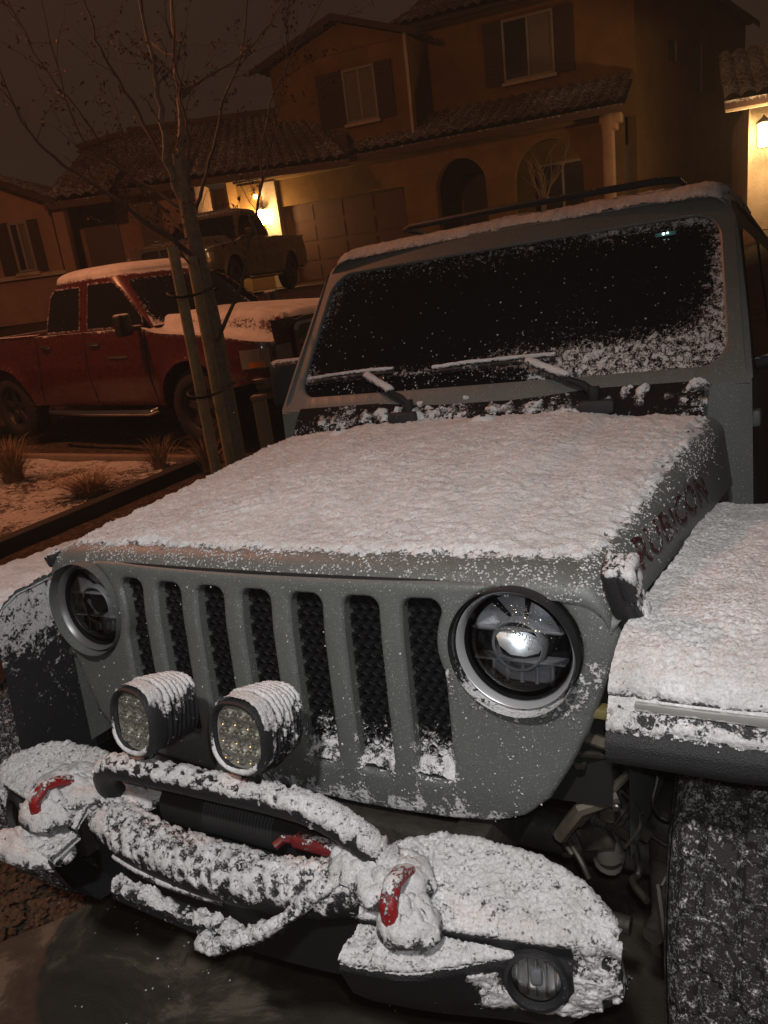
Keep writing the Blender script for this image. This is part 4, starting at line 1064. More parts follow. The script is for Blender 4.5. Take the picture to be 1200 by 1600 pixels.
tag(build('twigs', tw, TWIG, tree, 60), kind='stuff'); tag(build('dead_leaves', lf, plain('dead_leaf', (.11, .045, .025), .8, vary=.5), tree, 0), kind='stuff')
WOOD = plain('stake_wood', (.45, .37, .22), .8, vary=.35, scale=12, bump=.002)
for (x, y, h, lab) in ((-2.83, 3.12, 1.96, 'tall round wooden stake left of the tree trunk'), (-2.835, 3.29, 1.89, 'round wooden stake almost touching the tree trunk')):
    m = M(); m.tube([(0, 0, -.2), (0, 0, h * .5), (0.005, 0, h + .1)], [.040, .038, .036], 14); o = build('tree_stake', m, WOOD, None, 40); o.location = (x, y, -.14); tag(o, lab, 'tree stake')
for z, lab in ((.95, 'lower black rubber tie binding the tree trunk to its stakes'), (1.62, 'upper black rubber tie binding the tree trunk to its stakes')):
    n = 40; m = M(); m.tube([(-2.845 + .10 * cos(2 * PI * k / n), 3.26 + .23 * sin(2 * PI * k / n), z + .02 * sin(4 * PI * k / n)) for k in range(n + 1)], .009, 6)
    o = build('tree_tie', m, PLAST, None, 40, .1); tag(o, lab, 'tree tie')
m = M(); m.box((0, 0, .45), (.085, .085, 1.1), bev=.01); m.box((0, 0, 1.0), (.10, .10, .04), bev=.01); o = build('garden_post', m, plain('post_pale', (.26, .20, .14), .7), None); o.location = (-2.46, 3.28, -.12); o.rotation_euler = (0, 0, .4); tag(o, 'short pale square post right of the staked tree', 'post')

# ================================================================== pickup trucks
def pickup(name, loc, rz, body, label, snow=1.0):
    root = empty(name, loc, rz)
    tag(root, label, 'pickup truck')
    PT = snowy(name + '_paint', body, .28, coat=.8, fine=.7, dust=.25); TG = snowy(name + '_glass', (.010, .010, .011), .08, fine=.6, spec=.5)
    TB = snowy(name + '_black', (.015, .014, .014), .6, fine=.7)
    def hw(x, z):
        w = .985 - .05 * max(0, z - .95) / .35 - .05 * max(0, .75 - z) / .3
        if x > -.6: w -= .30 * (1 - sqrt(max(0, 1 - ((x + .6) / .62) ** 2)))
        for xc in (-1.25, -4.62):
            d = math.hypot(x - xc, z - .42); w += .045 * sstep(.62, .46, d)
        w -= .010 * (abs(z - .98) < .012)
        return w
    def topz(x): return pl([(-5.9, 1.26), (-1.95, 1.27), (-1.7, 1.20), (-.5, 1.10), (0, 1.02)], x)
    out = [(x, topz(x)) for x in [-.02 - .1 * k for k in range(59)]]
    out = [(-.02, .72)] + out + [(-5.88, .55), (-5.3, .52)]
    def arch(xc, r=.50): return [(xc + r * cos(a), .42 + r * sin(a)) for a in [PI - PI * k / 16 + 0 for k in range(17)]]
    poly = out + [(-5.12, .50)] + arch(-4.62) + [(-4.12, .46), (-1.75, .46)] + arch(-1.25) + [(-.75, .62), (-.3, .66)]
    # tidy duplicate order
    cl = []
    for p in poly:
        if not cl or math.hypot(p[0] - cl[-1][0], p[1] - cl[-1][1]) > .01: cl.append(p)
    pts, tris, lps = sheet2d(resample(cl, .07), [], .06)
    for s in (-1, 1):
        m = M(); m.add([(x, s * hw(x, z), z) for x, z in pts], tris)
        n = len(lps[0]); base = [(pts[i][0], s * hw(*pts[i]), pts[i][1]) for i in lps[0]]
        m.add(base + [(p[0], p[1] - s * .06, p[2]) for p in base], [(i, (i + 1) % n, n + (i + 1) % n, n + i) for i in range(n)])
        build('body_side', m, PT, root, 45, lambda p, n: .04 + .55 * clamp(n.z) * snow + .34 * sstep(.06, .0, topz(p.x) - p.z) + .20 * sstep(.22, .05, topz(p.x) - p.z) * fbm(p, 2, 2) + .30 * sstep(.7, .98, n.z))
        for xx, z0, z1 in ((-3.82, .5, 1.26), (-2.90, .48, 1.27), (-1.88, .5, 1.22)):
            m = M(); m.tube([(xx - (.12 * sstep(.95, .5, z) if xx < -3.5 else 0), s * (hw(xx, z) + .001), z) for z in [lerp(z0, z1, k / 12) for k in range(13)]], .006, 5); build('door_seam', m, DARK, root)
        for xx in (-3.62, -2.72):
            m = M(); m.box((xx, s * (hw(xx, 1.14) + .02), 1.14), (.19, .03, .035), bev=.01); build('door_handle', m, CHROME, root)
        m = M(); m.tube([(-3.78, s * .99, .42), (-3.70, s * 1.05, .40), (-2.9, s * 1.06, .39), (-1.92, s * 1.05, .40), (-1.85, s * .99, .42)], .038, 12); build('running_board', m, CHROME, root)
        m = M(); m.box((-1.95, s * 1.13, 1.32), (.12, .16, .22), bev=.03); m.box((-1.95, s * 1.0, 1.27), (.05, .14, .05), bev=.01); build('door_mirror', m, TB, root, 40, lambda p, n: .1 + .7 * clamp(n.z))
        m = M(); m.box((-2.35, s * (hw(-2.3, .98) + .012), .985), (.34, .012, .022), bev=.003); build('door_badge', m, plain('dull_chrome', (.30, .28, .26), .4, .8), root)
        # headlight, corner lamp
        m = M(); m.grid(lambda u, v: (-.03 - .34 * u, s * (hw(-.03 - .34 * u, .9) + .008 - .0 * v), lerp(.80, .98, v)), 10, 4); m.grid(lambda u, v: (.0 - .02, s * lerp(.50, hw(-.03, .9), u), lerp(.80, .98, v)), 4, 4)
        build('headlight', m, plain('lamp_clear', (.5, .48, .45), .08, .5), root)
        m = M(); m.grid(lambda u, v: (-.08 - .18 * u, s * (hw(-.08 - .18 * u, .86) + .014), lerp(.81, .86, v)), 6, 2); build('corner_lamp', m, plain('amber', (.8, .25, .04), .2), root)
        for xc in (-1.25, -4.62):
            w = empty('wheel', (xc, s * .84, .42), parent=root); w.rotation_euler = (0, 0, PI / 2 * (-s) + PI)
            w.rotation_euler = (0, 0, -PI / 2 if s < 0 else PI / 2)
            build('tyre', TT, TYR2, w, 35); build('rim', TR, RIM2, w, 35)
            m = M(); m.grid(lambda u, v: (xc + .52 * cos(PI * u), s * lerp(.5, .96, v), .42 + .52 * sin(PI * u)), 16, 2); build('wheel_well', m, DARK, root)
    # hood
    def hood(u, v):
        x = lerp(-.04, -1.92, v); s_ = (u - .5) * 2; a = abs(s_); w = hw(x, 1.1) - .03
        y = s_ * w; zc = pl([(-1.92, 1.36), (-.6, 1.32), (-.12, 1.27), (-.04, 1.20)], x); ze = topz(x) - .005
        z = lerp(zc, ze, sstep(.58, .78, a)) + .02 * sstep(.35, .2, abs(a - .42)) * 0 - .015 * a * a
        z -= .022 * sstep(.14, .0, abs(a - .45))
        return (x, y, z)
    m = M(); m.grid(hood, 60, 50); build('hood', m, PT, root, 50, lambda p, n: .22 + (.74 + .5 * fbm(p, 3.5, 3) - .42 * sstep(.05, .0, abs(abs(p.y) - .44)) - .25 * sstep(.04, 0, abs(p.y))) * sstep(.30, .75, abs(n.z)) * snow)
    # front clip
    m = M(); m.grid(lambda u, v: (-.02 - .03 * v, lerp(-.72, .72, u), lerp(.70, 1.21, v)), 10, 6); build('front_panel', m, PT, root, 40, .1)
    m = M(); pr = rrect(-.46, .46, .78, 1.16, .08); n = len(pr); fr = [(.02, y, z) for y, z in pr]; bk = [(.02 + .02, y * .90, .97 + (z - .97) * .84) for y, z in pr]
    m.add(fr + bk, [(i, (i + 1) % n, n + (i + 1) % n, n + i) for i in range(n)]); m.box((.035, 0, .97), (.03, .05, .34)); m.box((.037, 0, .97), (.03, .86, .05)); build('grille_frame', m, CHROME, root, 40)
    m = M(); m.box((.0, 0, .97), (.04, .86, .34)); build('grille_core', m, TB, root, 40, .1)
    m = M(); m.grid(lambda u, v: (.13 - .32 * abs(2 * u - 1) ** 3.0 + .02 * sin(PI * v), lerp(-.96, .96, u), lerp(.50, .70, v)), 40, 6); m.grid(lambda u, v: (lerp(.13 - .32 * abs(2 * u - 1) ** 3.0, -.05 - .2 * abs(2 * u - 1) ** 3, v), lerp(-.96, .96, u), .70), 40, 6)
    build('front_bumper', m, snowy(name + '_chrome', (.55, .54, .54), .15, metal=1.0, fine=.7), root, 50, lambda p, n: .9 * clamp(abs(n.z)) * (p.z > .69))
    # cab
    def cab(u, v):
        # u around, v belt to roof
        pass
    B_ = [(-3.80, .88), (-3.84, .78), (-3.84, 0)]; 
    def ringpt(a, t):
        c, s_ = cos(a), sin(a); k = .30
        cx = lerp(-2.86, -3.08, t); rx = lerp(.98, .60, t); ry = lerp(.925, .70, t)
        if c > 0: rx = lerp(1.08, .62, t)
        e1 = lerp(.36, .42, t)
        return (cx + rx * math.copysign(abs(c) ** e1, c), ry * math.copysign(abs(s_) ** e1, s_), 0)
    def cabf(u, v):
        a = 2 * PI * u
        if v < .7: t = v / .7; p = ringpt(a, t * .93); z = lerp(1.20, 1.84, t)
        else:
            t = (v - .7) / .3; p = ringpt(a, .93); k = cos(t * PI / 2) if t < 1 else 0
            cx = -3.06; p = (cx + (p[0] - cx) * (k ** .55 if k > 0 else 0), p[1] * (k ** .55 if k > 0 else 0), 0); z = 1.84 + .115 * sin(t * PI / 2)
        return (p[0], p[1], z)
    m = M(); m.grid(cabf, 120, 50, True); cabo = build('cab', m, PT, root, 40, lambda p, n: .08 + (.68 + .45 * fbm(p, 3.5, 3)) * sstep(1.78, 1.86, p.z) * snow + .2 * (p.z > 1.8))
    # side glass
    def sy(z, s): return s * (lerp(.925, .70, clamp((z - 1.20) / .64 * .93)) + .007)
    for s in (-1, 1):
        for P in ([(-3.62, 1.30), (-3.02, 1.30), (-3.04, 1.74), (-3.50, 1.74), (-3.58, 1.66)], [(-2.86, 1.30), (-1.93, 1.30), (-1.96, 1.38), (-2.30, 1.66), (-2.46, 1.745), (-2.88, 1.755)]):
            R_ = resample(P, .1); m = M(); m.add([(x, sy(z, s), z) for x, z in R_], [tuple(range(len(R_)))]); build('side_window', m, TG, root, 0, .12)
            O_ = offset_poly(R_, .022); m = M(); n = len(R_); m.add([(x, sy(z, s) + s * .006, z) for x, z in R_] + [(x, sy(z, s) + s * .002, z) for x, z in O_], [(i, (i + 1) % n, n + (i + 1) % n, n + i) for i in range(n)]); build('window_trim', m, PT, root, 0, .42 * snow)
    # windshield and back glass
    def ws(u, v):
        y = lerp(-1, 1, u); t = .10 + .78 * v; rx = lerp(1.08, .62, t * .93); cx = lerp(-2.86, -3.08, t * .93)
        return (cx + rx * (1 - .055 * abs(y) ** 3) + .012, y * lerp(.80, .62, v), lerp(1.20, 1.84, t))
    m = M(); m.grid(ws, 30, 14); build('windshield', m, TG, root, 60, lambda p, n: .16 + .35 * sstep(.55, .8, abs(p.y)) + .3 * sstep(1.34, 1.26, p.z) + .3 * sstep(1.70, 1.78, p.z) if snow > .5 else .12)
    m = M(); m.grid(lambda u, v: (lerp(-3.855, -3.70, v), lerp(-.66, .66, u) * (1 - .1 * v), lerp(1.32, 1.74, v)), 6, 4); build('rear_window', m, TG, root, 60, .2)
    # bed
    m = M(); m.box((-4.86, 0, .78), (2.0, 1.70, .04)); m.box((-3.86, 0, 1.0), (.04, 1.75, .5)); m.box((-5.86, 0, .92), (.06, 1.84, .66), bev=.01)
    for s in (-1, 1): m.box((-4.86, s * .87, 1.0), (2.0, .05, .5)); m.box((-4.87, s * .905, 1.272), (2.04, .09, .03), bev=.008)
    build('cargo_bed', m, PT, root, 40, lambda p, n: .1 + .75 * clamp(n.z) * (p.z > 1.2) + .3 * (n.z > .9))
    m = M(); m.box((-5.98, 0, .55), (.16, 1.7, .16), bev=.03); build('rear_bumper', m, CHROME, root)
    m = M(); m.box((-3.0, 0, .45), (5.2, 1.3, .12)); build('underbody', m, DARK, root)
    return root
TT = tyre_mesh(.42, .26, True, 160); TR = rim_mesh(.42, .26); TYR2 = plain('truck_tyre', (.02, .018, .017), .85); RIM2 = plain('truck_rim', (.10, .095, .09), .4, .8)
red = pickup('red_pickup_truck', (-3.22, 5.78, .045), -.097, (.075, .0028, .002), 'red crew-cab pickup truck with snow on its roof, hood and rails, parked behind the tree')
grey = pickup('grey_pickup_truck', (-9.14, 9.67, 1.30), math.radians(-76), (.13, .10, .062), 'grey-brown pickup truck parked by the garage with the lit lamp', .25)
grey.scale = (.86, .86, .86)
for ch in red.children:                                      # this one has the shorter nose
    if ch.type == 'MESH':
        for v in ch.data.vertices:
            if v.co.x > -1.0: v.co.x = -1.0 + (v.co.x + 1.0) * .70

# ================================================================== houses
def stucco(name, col):
    m_, t, b, N, L = nt(name); co = N('ShaderNodeTexCoord').outputs['Object']
    c = ramp(N, L, tex(N, L, co, 1.4, 9, .75), [(.3, tuple(q * .62 for q in col)), (.7, tuple(q * 1.15 for q in col))]); L(c, b.inputs['Base Color']); b.inputs['Roughness'].default_value = .9
    bp = N('ShaderNodeBump'); bp.inputs['Distance'].default_value = .01; L(tex(N, L, co, 40, 4), bp.inputs['Height']); L(bp.outputs[0], b.inputs['Normal'])
    return m_
ST1 = stucco('orange_stucco', (.20, .115, .032)); ST2 = stucco('tan_stucco', (.34, .22, .145)); ST3 = stucco('pale_trim', (.50, .42, .32))
TILE = snowy('roof_tile', (.085, .050, .036), .85, fine=.5, flake=1.5, k=1.6)
SHUT = plain('shutter_brown', (.035, .022, .016), .7); WINF = plain('window_frame', (.22, .20, .17), .6)
WGL = plain('house_glass', (.02, .02, .018), .1); BLIND = plain('blind', (.13, .12, .095), .7)
def tiles(name, x0, x1, ya, za, yb, zb, parent, cov=.48, shx=0.0, pitch=.26, steps=None):
    """barrel tile field: eave at (ya,za), top at (yb,zb); shx narrows the top for hips"""
    L = math.hypot(yb - ya, zb - za); rows = max(3, int(L / .38)); nx = int((x1 - x0) / pitch * 8)
    m = M()
    def f(u, v):
        r = v * rows; k = int(min(r, rows - 1e-6)); fr = r - k
        x = lerp(x0, x1, u); w = .075 * abs(sin(PI * (x - x0) / pitch)) + .045 * (1 - fr)
        xx = x + (shx * v * (1 if u < .5 else -1) * abs(2 * u - 1) if shx else 0)
        return (xx, lerp(ya, yb, v), lerp(za, zb, v) + w)
    m.grid(f, nx, rows * 4)
    m.grid(lambda u, v: (lerp(x0, x1, u), lerp(ya, yb, v * .999) + .01, lerp(za, zb, v) - .10), 2, 2)
    m.box(((x0 + x1) / 2, ya + .03, za - .06), (x1 - x0, .06, .14))
    return build(name, m, TILE, parent, 40, lambda p, n: (cov + .15 * fbm(p, .8, 2)) if p.z > za + .005 else .05)
def window(parent, x0, x1, z0, z1, y, shL=None, shR=None, sill=True, blind=(0, 1)):
    w = empty('window', (0, 0, 0), parent=parent)
    m = M(); m.box(((x0 + x1) / 2, y - .02, (z0 + z1) / 2), (x1 - x0, .02, z1 - z0)); build('pane', m, WGL, w, 0)
    m = M(); t = .05
    for a, b in (((x0 + x1) / 2, z0), ((x0 + x1) / 2, z1)): m.box((a, y - .04, b), (x1 - x0 + t, .06, t))
    for a in (x0, (x0 + x1) / 2, x1): m.box((a, y - .042, (z0 + z1) / 2), (t, .055, z1 - z0 - t))
    build('frame', m, WINF, w, 0)
    if blind:
        m = M(); bx0, bx1 = lerp(x0, x1, blind[0]), lerp(x0, x1, blind[1]); m.box(((bx0 + bx1) / 2, y - .034, (z0 + z1) / 2), (bx1 - bx0 - .06, .004, z1 - z0 - .06)); build('blind', m, BLIND, w, 0)
    if sill: m = M(); m.box(((x0 + x1) / 2, y - .07, z0 - .07), (x1 - x0 + .15, .14, .07), bev=.01); build('sill', m, ST3, w)
    for a, b in filter(None, (shL, shR)):
        s = M(); s.box(((a + b) / 2, y - .03, (z0 + z1) / 2), (b - a, .05, z1 - z0 + .08))
        for k in range(14): s.box(((a + b) / 2, y - .062, lerp(z0, z1, (k + .5) / 14)), (b - a - .10, .012, .04), None)
        build('shutter', s, SHUT, w, 0)
    return w
def wallbox(name, x0, x1, y0, y1, z0, z1, mat, parent):
    m = M(); m.box(((x0 + x1) / 2, (y0 + y1) / 2, (z0 + z1) / 2), (x1 - x0, y1 - y0, z1 - z0)); return build(name, m, mat, parent, 0)
GLOW = emis('lamp_glow', (1.0, .62, .26), 60)
def lantern(parent, x, y, z, s=1.0):
    l = empty('wall_lantern', (x, y, z), parent=parent)
    m = M(); m.lathe([(.001, -.17 * s), (.06 * s, -.16 * s), (.075 * s, .12 * s), (.001, .14 * s)], axis='z', seg=16); build('lamp_glass', m, GLOW, l, 30)
    m = M(); m.lathe([(.001, .24 * s), (.03 * s, .20 * s), (.10 * s, .14 * s), (.09 * s, .125 * s), (.001, .12 * s)], axis='z', seg=16); m.box((0, .10 * s, .05 * s), (.03, .16 * s, .03)); m.box((0, .17 * s, 0), (.10 * s, .02, .28 * s))
    for a in range(4): m.tube([(.078 * s * cos(a * PI / 2 + .78), .078 * s * sin(a * PI / 2 + .78), -.17 * s), (.085 * s * cos(a * PI / 2 + .78), .085 * s * sin(a * PI / 2 + .78), .14 * s)], .006 * s, 5)
    build('lamp_cage', m, PLAST, l, 30, 0)

# ---- main two-storey house
BZ = 1.3
H = empty('stucco_house', (-6.43, 16.16, BZ), math.radians(5.41)); tag(H, 'two-storey orange stucco house with tiled roofs, arched openings and shuttered windows', 'house')
arch = lambda cx, w, zt, zb: [(cx - w, zb), (cx + w, zb)] + [(cx + w * cos(PI * k / 20), zt - w + w * sin(PI * k / 20)) for k in range(21)]
a1, a2 = arch(.24, .57, 2.22, .5), arch(2.15, .73, 2.28, .5)
gd = [(-4.30, .02), (-1.10, .02), (-1.10, 1.85), (-4.30, 1.85)]
pts, tris, lps = sheet2d(resample([(-5.30, 0), (3.30, 0), (3.30, 2.62), (-5.30, 2.62)], .5), [resample(a1, .3), resample(a2, .3), resample(gd, .5)], .6)
m = M(); m.add([(x, 0, z) for x, z in pts], tris)
for l in lps[1:]:
    n = len(l); m.add([(pts[i][0], 0, pts[i][1]) for i in l] + [(pts[i][0], .25, pts[i][1]) for i in l], [(i, (i + 1) % n, n + (i + 1) % n, n + i) for i in range(n)])
build('front_wall', m, ST1, H, 0)
wallbox('porch_back_wall', -.95, 3.55, 1.5, 1.6, 0, 2.6, ST1, H)
m = M(); m.box((.25, 1.47, 1.0), (.85, .06, 2.0)); m.box((.05, 1.43, 1.1), (.06, .03, .08)); build('front_door', m, SHUT, H)
wp_ = window(H, 1.7, 2.7, .7, 1.9, 1.49, blind=None)
m = M(); m.box((-2.7, .20, .93), (3.2, .06, 1.85))
for r in range(4):
    for c in range(4): m.box((-2.7 + (c - 1.5) * .79, .165, .25 + r * .46), (.66, .012, .34))
build('garage_door', m, plain('garage_brown', (.075, .030, .016), .7), H, 0)
m = M(); m.box((3.42, -.10, 1.30), (.20, .40, 2.6), bev=.02); m.box((3.48, -.08, 2.42), (.42, .42, .18), bev=.03); m.box((3.45, -.09, 2.28), (.30, .41, .14), bev=.03); build('porch_column', m, ST2, H)
wallbox('shield_wall', -5.36, -5.285, -.75, -.0, 0, 2.6, ST1, H)  # wing wall added to block the porch lamp's light towards the left
wallbox('garage_side_wall', -5.30, -5.18, .05, 6, 0, 2.62, ST1, H)
m = M(); m.box((-1.0, -.04, 2.50), (8.4, .08, .10), bev=.01); build('cornice', m, ST1, H)
tiles('lower_roof', -5.5, 3.75, -.45, 2.62, 1.5, 3.40, H, .43)
wallbox('upper_wall', -1.25, 3.80, 1.5, 8, 2.6, 5.25, ST1, H)
wallbox('bay_wall', -4.25, -.75, .32, 6, 2.9, 4.85, ST1, H)
m = M(); m.add([(-4.25, .30, 4.85), (-.75, .30, 4.85), (-2.35, .30, 5.42)], [(0, 1, 2)]); build('gable_wall', m, ST1, H, 0)
for sgn, (xa, xb) in ((-1, (-4.6, -2.35)), (1, (-2.35, -.4))):
    m = M(); rows = 7; e0 = xa if sgn < 0 else xb
    def gf(u, v):
        yy = lerp(-.05, 7, u); t = v; r = t * rows; fr = r - int(min(r, rows - 1e-6))
        return (lerp(e0, -2.35, t), yy, lerp(4.80, 5.50, t) + .04 * abs(sin(PI * yy / .26)) + .03 * (1 - fr))
    m.grid(gf, 216, 28); build('bay_roof', m, TILE, H, 40, .42)
    m = M(); m.add([(e0, -.06, 4.72), (e0, -.06, 4.84), (-2.35, -.06, 5.55), (-2.35, -.06, 5.42)], [(0, 1, 2, 3)]); build('fascia', m, SHUT, H, 0)
window(H, -2.38, -1.63, 3.40, 4.45, .32, (-3.08, -2.42), (-1.60, -1.20), blind=(0, 1))
window(H, 1.04, 2.12, 3.75, 4.93, 1.5, (.58, 1.0), (2.16, 2.56), blind=(.5, 1))
tiles('main_roof', -1.7, 4.2, 1.05, 5.22, 5.2, 7.1, H, .43, shx=1.2)
# dark flank wall running back on the right
F0, F1 = Vector((3.80, 1.5)), Vector((5.95, 6.3)); fd = (F1 - F0); fl = fd.length; fa = math.atan2(fd.y, fd.x)
fk = empty('flank', (3.80, 1.5, 0), fa, H); fk.name = 'flank_wing'
wallbox('flank_wall', 0, fl, .0, .2, 0, 4.75, ST1, fk)
m = M(); m.add([(0, 0, 4.75), (fl, 0, 4.75), (0, 0, 5.6)], [(0, 1, 2)]); m.add([(0, .2, 4.75), (fl, .2, 4.75), (0, .2, 5.6)], [(0, 1, 2)]); build('flank_gable', m, ST1, fk, 0)
m = M(); m.grid(lambda u, v: (lerp(-.1, fl + .25, u), lerp(-.25, 3, v), lerp(5.72, 4.72, u) + .035 * abs(sin(PI * v * 12))), 6, 96); m.add([(-.1, -.25, 5.6), (fl + .25, -.25, 4.60), (fl + .25, -.25, 4.74), (-.1, -.25, 5.74)], [(0, 1, 2, 3)]); build('flank_roof', m, TILE, fk, 40, .3)
for (x0, z0, z1) in ((1.55, 3.7, 4.1), (2.75, 3.15, 4.1), (4.95, 2.9, 3.6)):
    m = M(); m.box((x0, -.01, (z0 + z1) / 2), (.30, .04, z1 - z0)); w = build('flank_window', m, WGL, fk, 0)
    m = M(); m.box((x0 + .12, -.04, (z0 + z1) / 2), (.06, .03, z1 - z0)); build('frame', m, WINF, w, 0)
lantern(H, -4.75, -.22, 1.70, 1.15)
wallbox('garage_pier', -5.28, -4.36, -.10, -.003, 0, 2.45, ST3, H)
m = M(); m.lathe([(.001, -.04), (.04, -.03), (.045, .03), (.001, .05)], (0, 0, 0), 'z', 14); b2 = build('soffit_bulb', m, GLOW, H); b2.location = (-4.87, -.20, 2.16)
m = M(); m.tube([(-.82, .26, 5.0), (-.82, .24, 2.75)], .04, 8); build('downpipe', m, ST3, H)
m = M(); m.tube([(-1.7, .98, 5.16), (4.2, .98, 5.16)], .06, 8); build('gutter', m, SHUT, H)
# shrub in front of the porch
sh = empty('bare_shrub', (-4.25, 15.9, BZ)); tag(sh, 'small leafless shrub in front of the right-hand arch', 'shrub')
tw = M(); lf = M()
for _ in range(9): twig(Vector((0, 0, 1.0)), Vector((random.gauss(0, .35), random.gauss(0, .2), 1)), 1.0, .016, 1)
m = M(); m.tube([(0, 0, 0), (0, 0, 1.02)], .03, 8); build('stem', m, TWIG, sh); tag(build('twigs', tw, plain('pale_twig', (.22, .15, .09), .8), sh), kind='stuff')
# ---- single-storey house on the left
HL = empty('stucco_house', (-12.508, 11.176, BZ), math.radians(29.39)); tag(HL, 'single-storey tan stucco house with tiled roof at far left behind the red truck', 'house')
wallbox('wing_wall', -3.6, -.62, .0, 6, 0, 2.35, ST2, HL)
m = M(); m.add([(-3.6, 0, 2.35), (-.62, 0, 2.35), (-2.1, 0, 3.0)], [(0, 1, 2)]); build('wing_gable', m, ST2, HL, 0)
for sgn in (-1, 1):
    e0 = -3.85 if sgn < 0 else -.35
    m = M(); rows = 5
    def gf2(u, v):
        yy = lerp(-.3, 6, u); r = v * rows; fr = r - int(min(r, rows - 1e-6))
        return (lerp(e0, -2.1, v), yy, lerp(2.28, 3.12, v) + .04 * abs(sin(PI * yy / .26)) + .03 * (1 - fr))
    m.grid(gf2, 190, 20); build('wing_roof', m, TILE, HL, 40, .46)
    m = M(); m.add([(e0, -.31, 2.18), (e0, -.31, 2.30), (-2.1, -.31, 3.16), (-2.1, -.31, 3.02)], [(0, 1, 2, 3)]); build('fascia', m, SHUT, HL, 0)
window(HL, -1.50, -1.15, 1.05, 1.98, 0, (-1.85, -1.52), (-1.13, -.92), blind=(.45, 1))
m = M(); m.box((-2.0, -.05, .93), (2.9, .10, .07)); build('sill_band', m, ST3, HL, 0)
wallbox('main_wall', -.62, 2.2, 1.0, 7, 0, 2.45, ST2, HL); wallbox('recess_wall', 2.2, 5.2, 3.2, 8, 0, 2.45, ST1, HL)
m = M(); m.box((.05, .97, 1.25), (.75, .06, 2.3)); m.box((1.15, .97, 1.2), (.5, .05, 1.9)); build('porch_panel', m, plain('porch_grey', (.12, .10, .075), .8), HL)
m = M(); m.box((-.42, -.0, 1.15), (.24, .3, 2.3), bev=.02); build('porch_post', m, ST2, HL)
tiles('main_roof', -.9, 5.6, .45, 2.40, 4.2, 4.05, HL, .42, shx=1.0)
tiles('entry_roof', -.60, .75, -.30, 2.25, 1.2, 2.95, HL, .44)
m = M(); m.tube([(.2, 4.2, 4.12), (4.6, 4.2, 4.12)], .09, 8); m.tube([(-.9, 3.6, 3.82), (.1, 4.15, 4.08)], .08, 8); build('roof_ridge', m, TILE, HL, 40, .15)
# ---- neighbour on the right
HR = empty('stucco_house', (-.42, 15.9, BZ), math.radians(8)); tag(HR, 'pale house corner with a brightly lit wall lamp at the right edge', 'house')
wallbox('wall', 0, 5, 0, 6, 0, 2.25, ST3, HR); tiles('roof', -.42, 5.3, -.45, 2.22, 3, 3.5, HR, .5)
m = M(); m.box((2.4, -.40, 2.12), (5.6, .06, .14)); build('fascia', m, ST3, HR, 0)
lantern(HR, .22, -.30, 1.62, 1.3)
m = M(); m.box((1.3, -.03, .9), (1.7, .05, 1.7)); build('garage_door', m, ST2, HR, 0)

def fl_air():
    return Vector((random.uniform(-7, 3), random.uniform(-.6, 9), random.uniform(.3, 4.5))), Vector((random.gauss(0, 1), random.gauss(0, 1), random.gauss(0, 1))).normalized()
tag(flakes(420, fl_air, .0010, .0024, 'falling_snow', SNOW, None), 'few fine snowflakes drifting through the night air', kind='stuff')
# ================================================================== light
def lamp(name, kind, loc, energy, col, size=.1, **kw):
    l = bpy.data.lights.new(name, kind); l.energy = energy; l.color = col
    if kind == 'POINT': l.shadow_soft_size = size
    if kind == 'SPOT': l.shadow_soft_size = size; l.spot_size = kw.get('spot', 1.5); l.spot_blend = 1.0
    if kind == 'AREA': l.size = size
    if kind == 'SUN': l.angle = kw['angle']
    o = bpy.data.objects.new(name, l); COL.objects.link(o); o.location = loc
    if 'to' in kw: o.rotation_euler = (Vector(kw['to']) - Vector(loc)).to_track_quat('-Z', 'Y').to_euler()
    return o
lamp('phone_flash', 'POINT', CW + UW * .04 + RW * .015, 18, (.93, .97, 1.0), .012)
lamp('garage_lamp', 'SPOT', (1.0, -1.9, 3.7), 300, (1.0, .96, .92), .10, to=(.15, .05, .8), spot=math.radians(56))
lamp('street_lamp', 'POINT', (-6.3, 3.0, 6.0), 640, (1.0, .34, .15), .15)
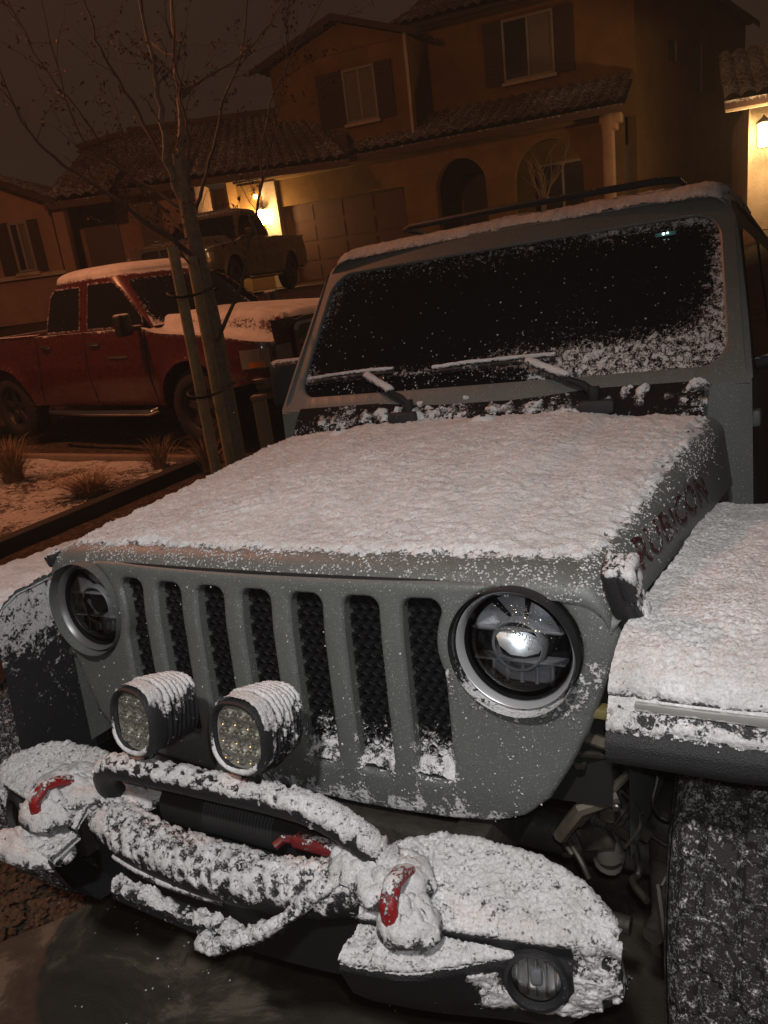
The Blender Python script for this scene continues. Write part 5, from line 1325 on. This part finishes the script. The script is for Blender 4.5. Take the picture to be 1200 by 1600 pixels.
lamp('porch_lamp', 'POINT', tuple(H.matrix_basis @ Vector((-4.75, -.42, 1.7))), 85, (1.0, .58, .24), .09)
lamp('neighbour_lamp', 'POINT', tuple(HR.matrix_basis @ Vector((.22, -.55, 1.62))), 120, (1.0, .60, .26), .09)
lamp('warm_fill', 'SUN', (0, 0, 20), .075, (1.0, .58, .20), angle=math.radians(3), to=(3, 8, 14))  # added warm fill for house fronts and stakes; no sun is up
hz = M(); hz.box((0, 20, 8), (110, 110, 26)); hz = M(); hz.box((-3, 12, 6), (70, 70, 20))
hm = bpy.data.materials.new('haze'); hm.use_nodes = True; ht = hm.node_tree; ht.nodes.remove(ht.nodes['Principled BSDF'])
pv = ht.nodes.new('ShaderNodeVolumePrincipled'); pv.inputs['Color'].default_value = (.90, .78, .68, 1); pv.inputs['Density'].default_value = .0030; pv.inputs['Anisotropy'].default_value = .35
ht.links.new(pv.outputs[0], ht.nodes['Material Output'].inputs['Volume'])
ho = build('haze', hz, hm, None, 0); tag(ho, 'thin veil of snowy night air around the street', kind='stuff')
scene.cycles.volume_bounces = 0
w = bpy.data.worlds.new('World'); scene.world = w; w.use_nodes = True
t = w.node_tree; bg = t.nodes['Background']; N = t.nodes.new; L = t.links.new
co = N('ShaderNodeTexCoord').outputs['Generated']; nz = N('ShaderNodeTexNoise'); L(co, nz.inputs['Vector']); nz.inputs['Scale'].default_value = 2.2; nz.inputs['Detail'].default_value = 4
cr = N('ShaderNodeValToRGB'); cr.color_ramp.elements[0].color = (.78, .43, .27, 1); cr.color_ramp.elements[1].color = (1, .60, .42, 1); cr.color_ramp.elements[0].position = .3; cr.color_ramp.elements[1].position = .7
L(nz.outputs['Fac'], cr.inputs[0]); L(cr.outputs[0], bg.inputs[0]); bg.inputs[1].default_value = .026

scene.render.engine = 'CYCLES'
scene.render.resolution_x = 768; scene.render.resolution_y = 1024
scene.view_settings.view_transform = 'Standard'; scene.view_settings.look = 'None'; scene.view_settings.gamma = 1; scene.view_settings.exposure = 0
scene.cycles.max_bounces = 6; scene.cycles.transmission_bounces = 5; scene.cycles.sample_clamp_indirect = 4
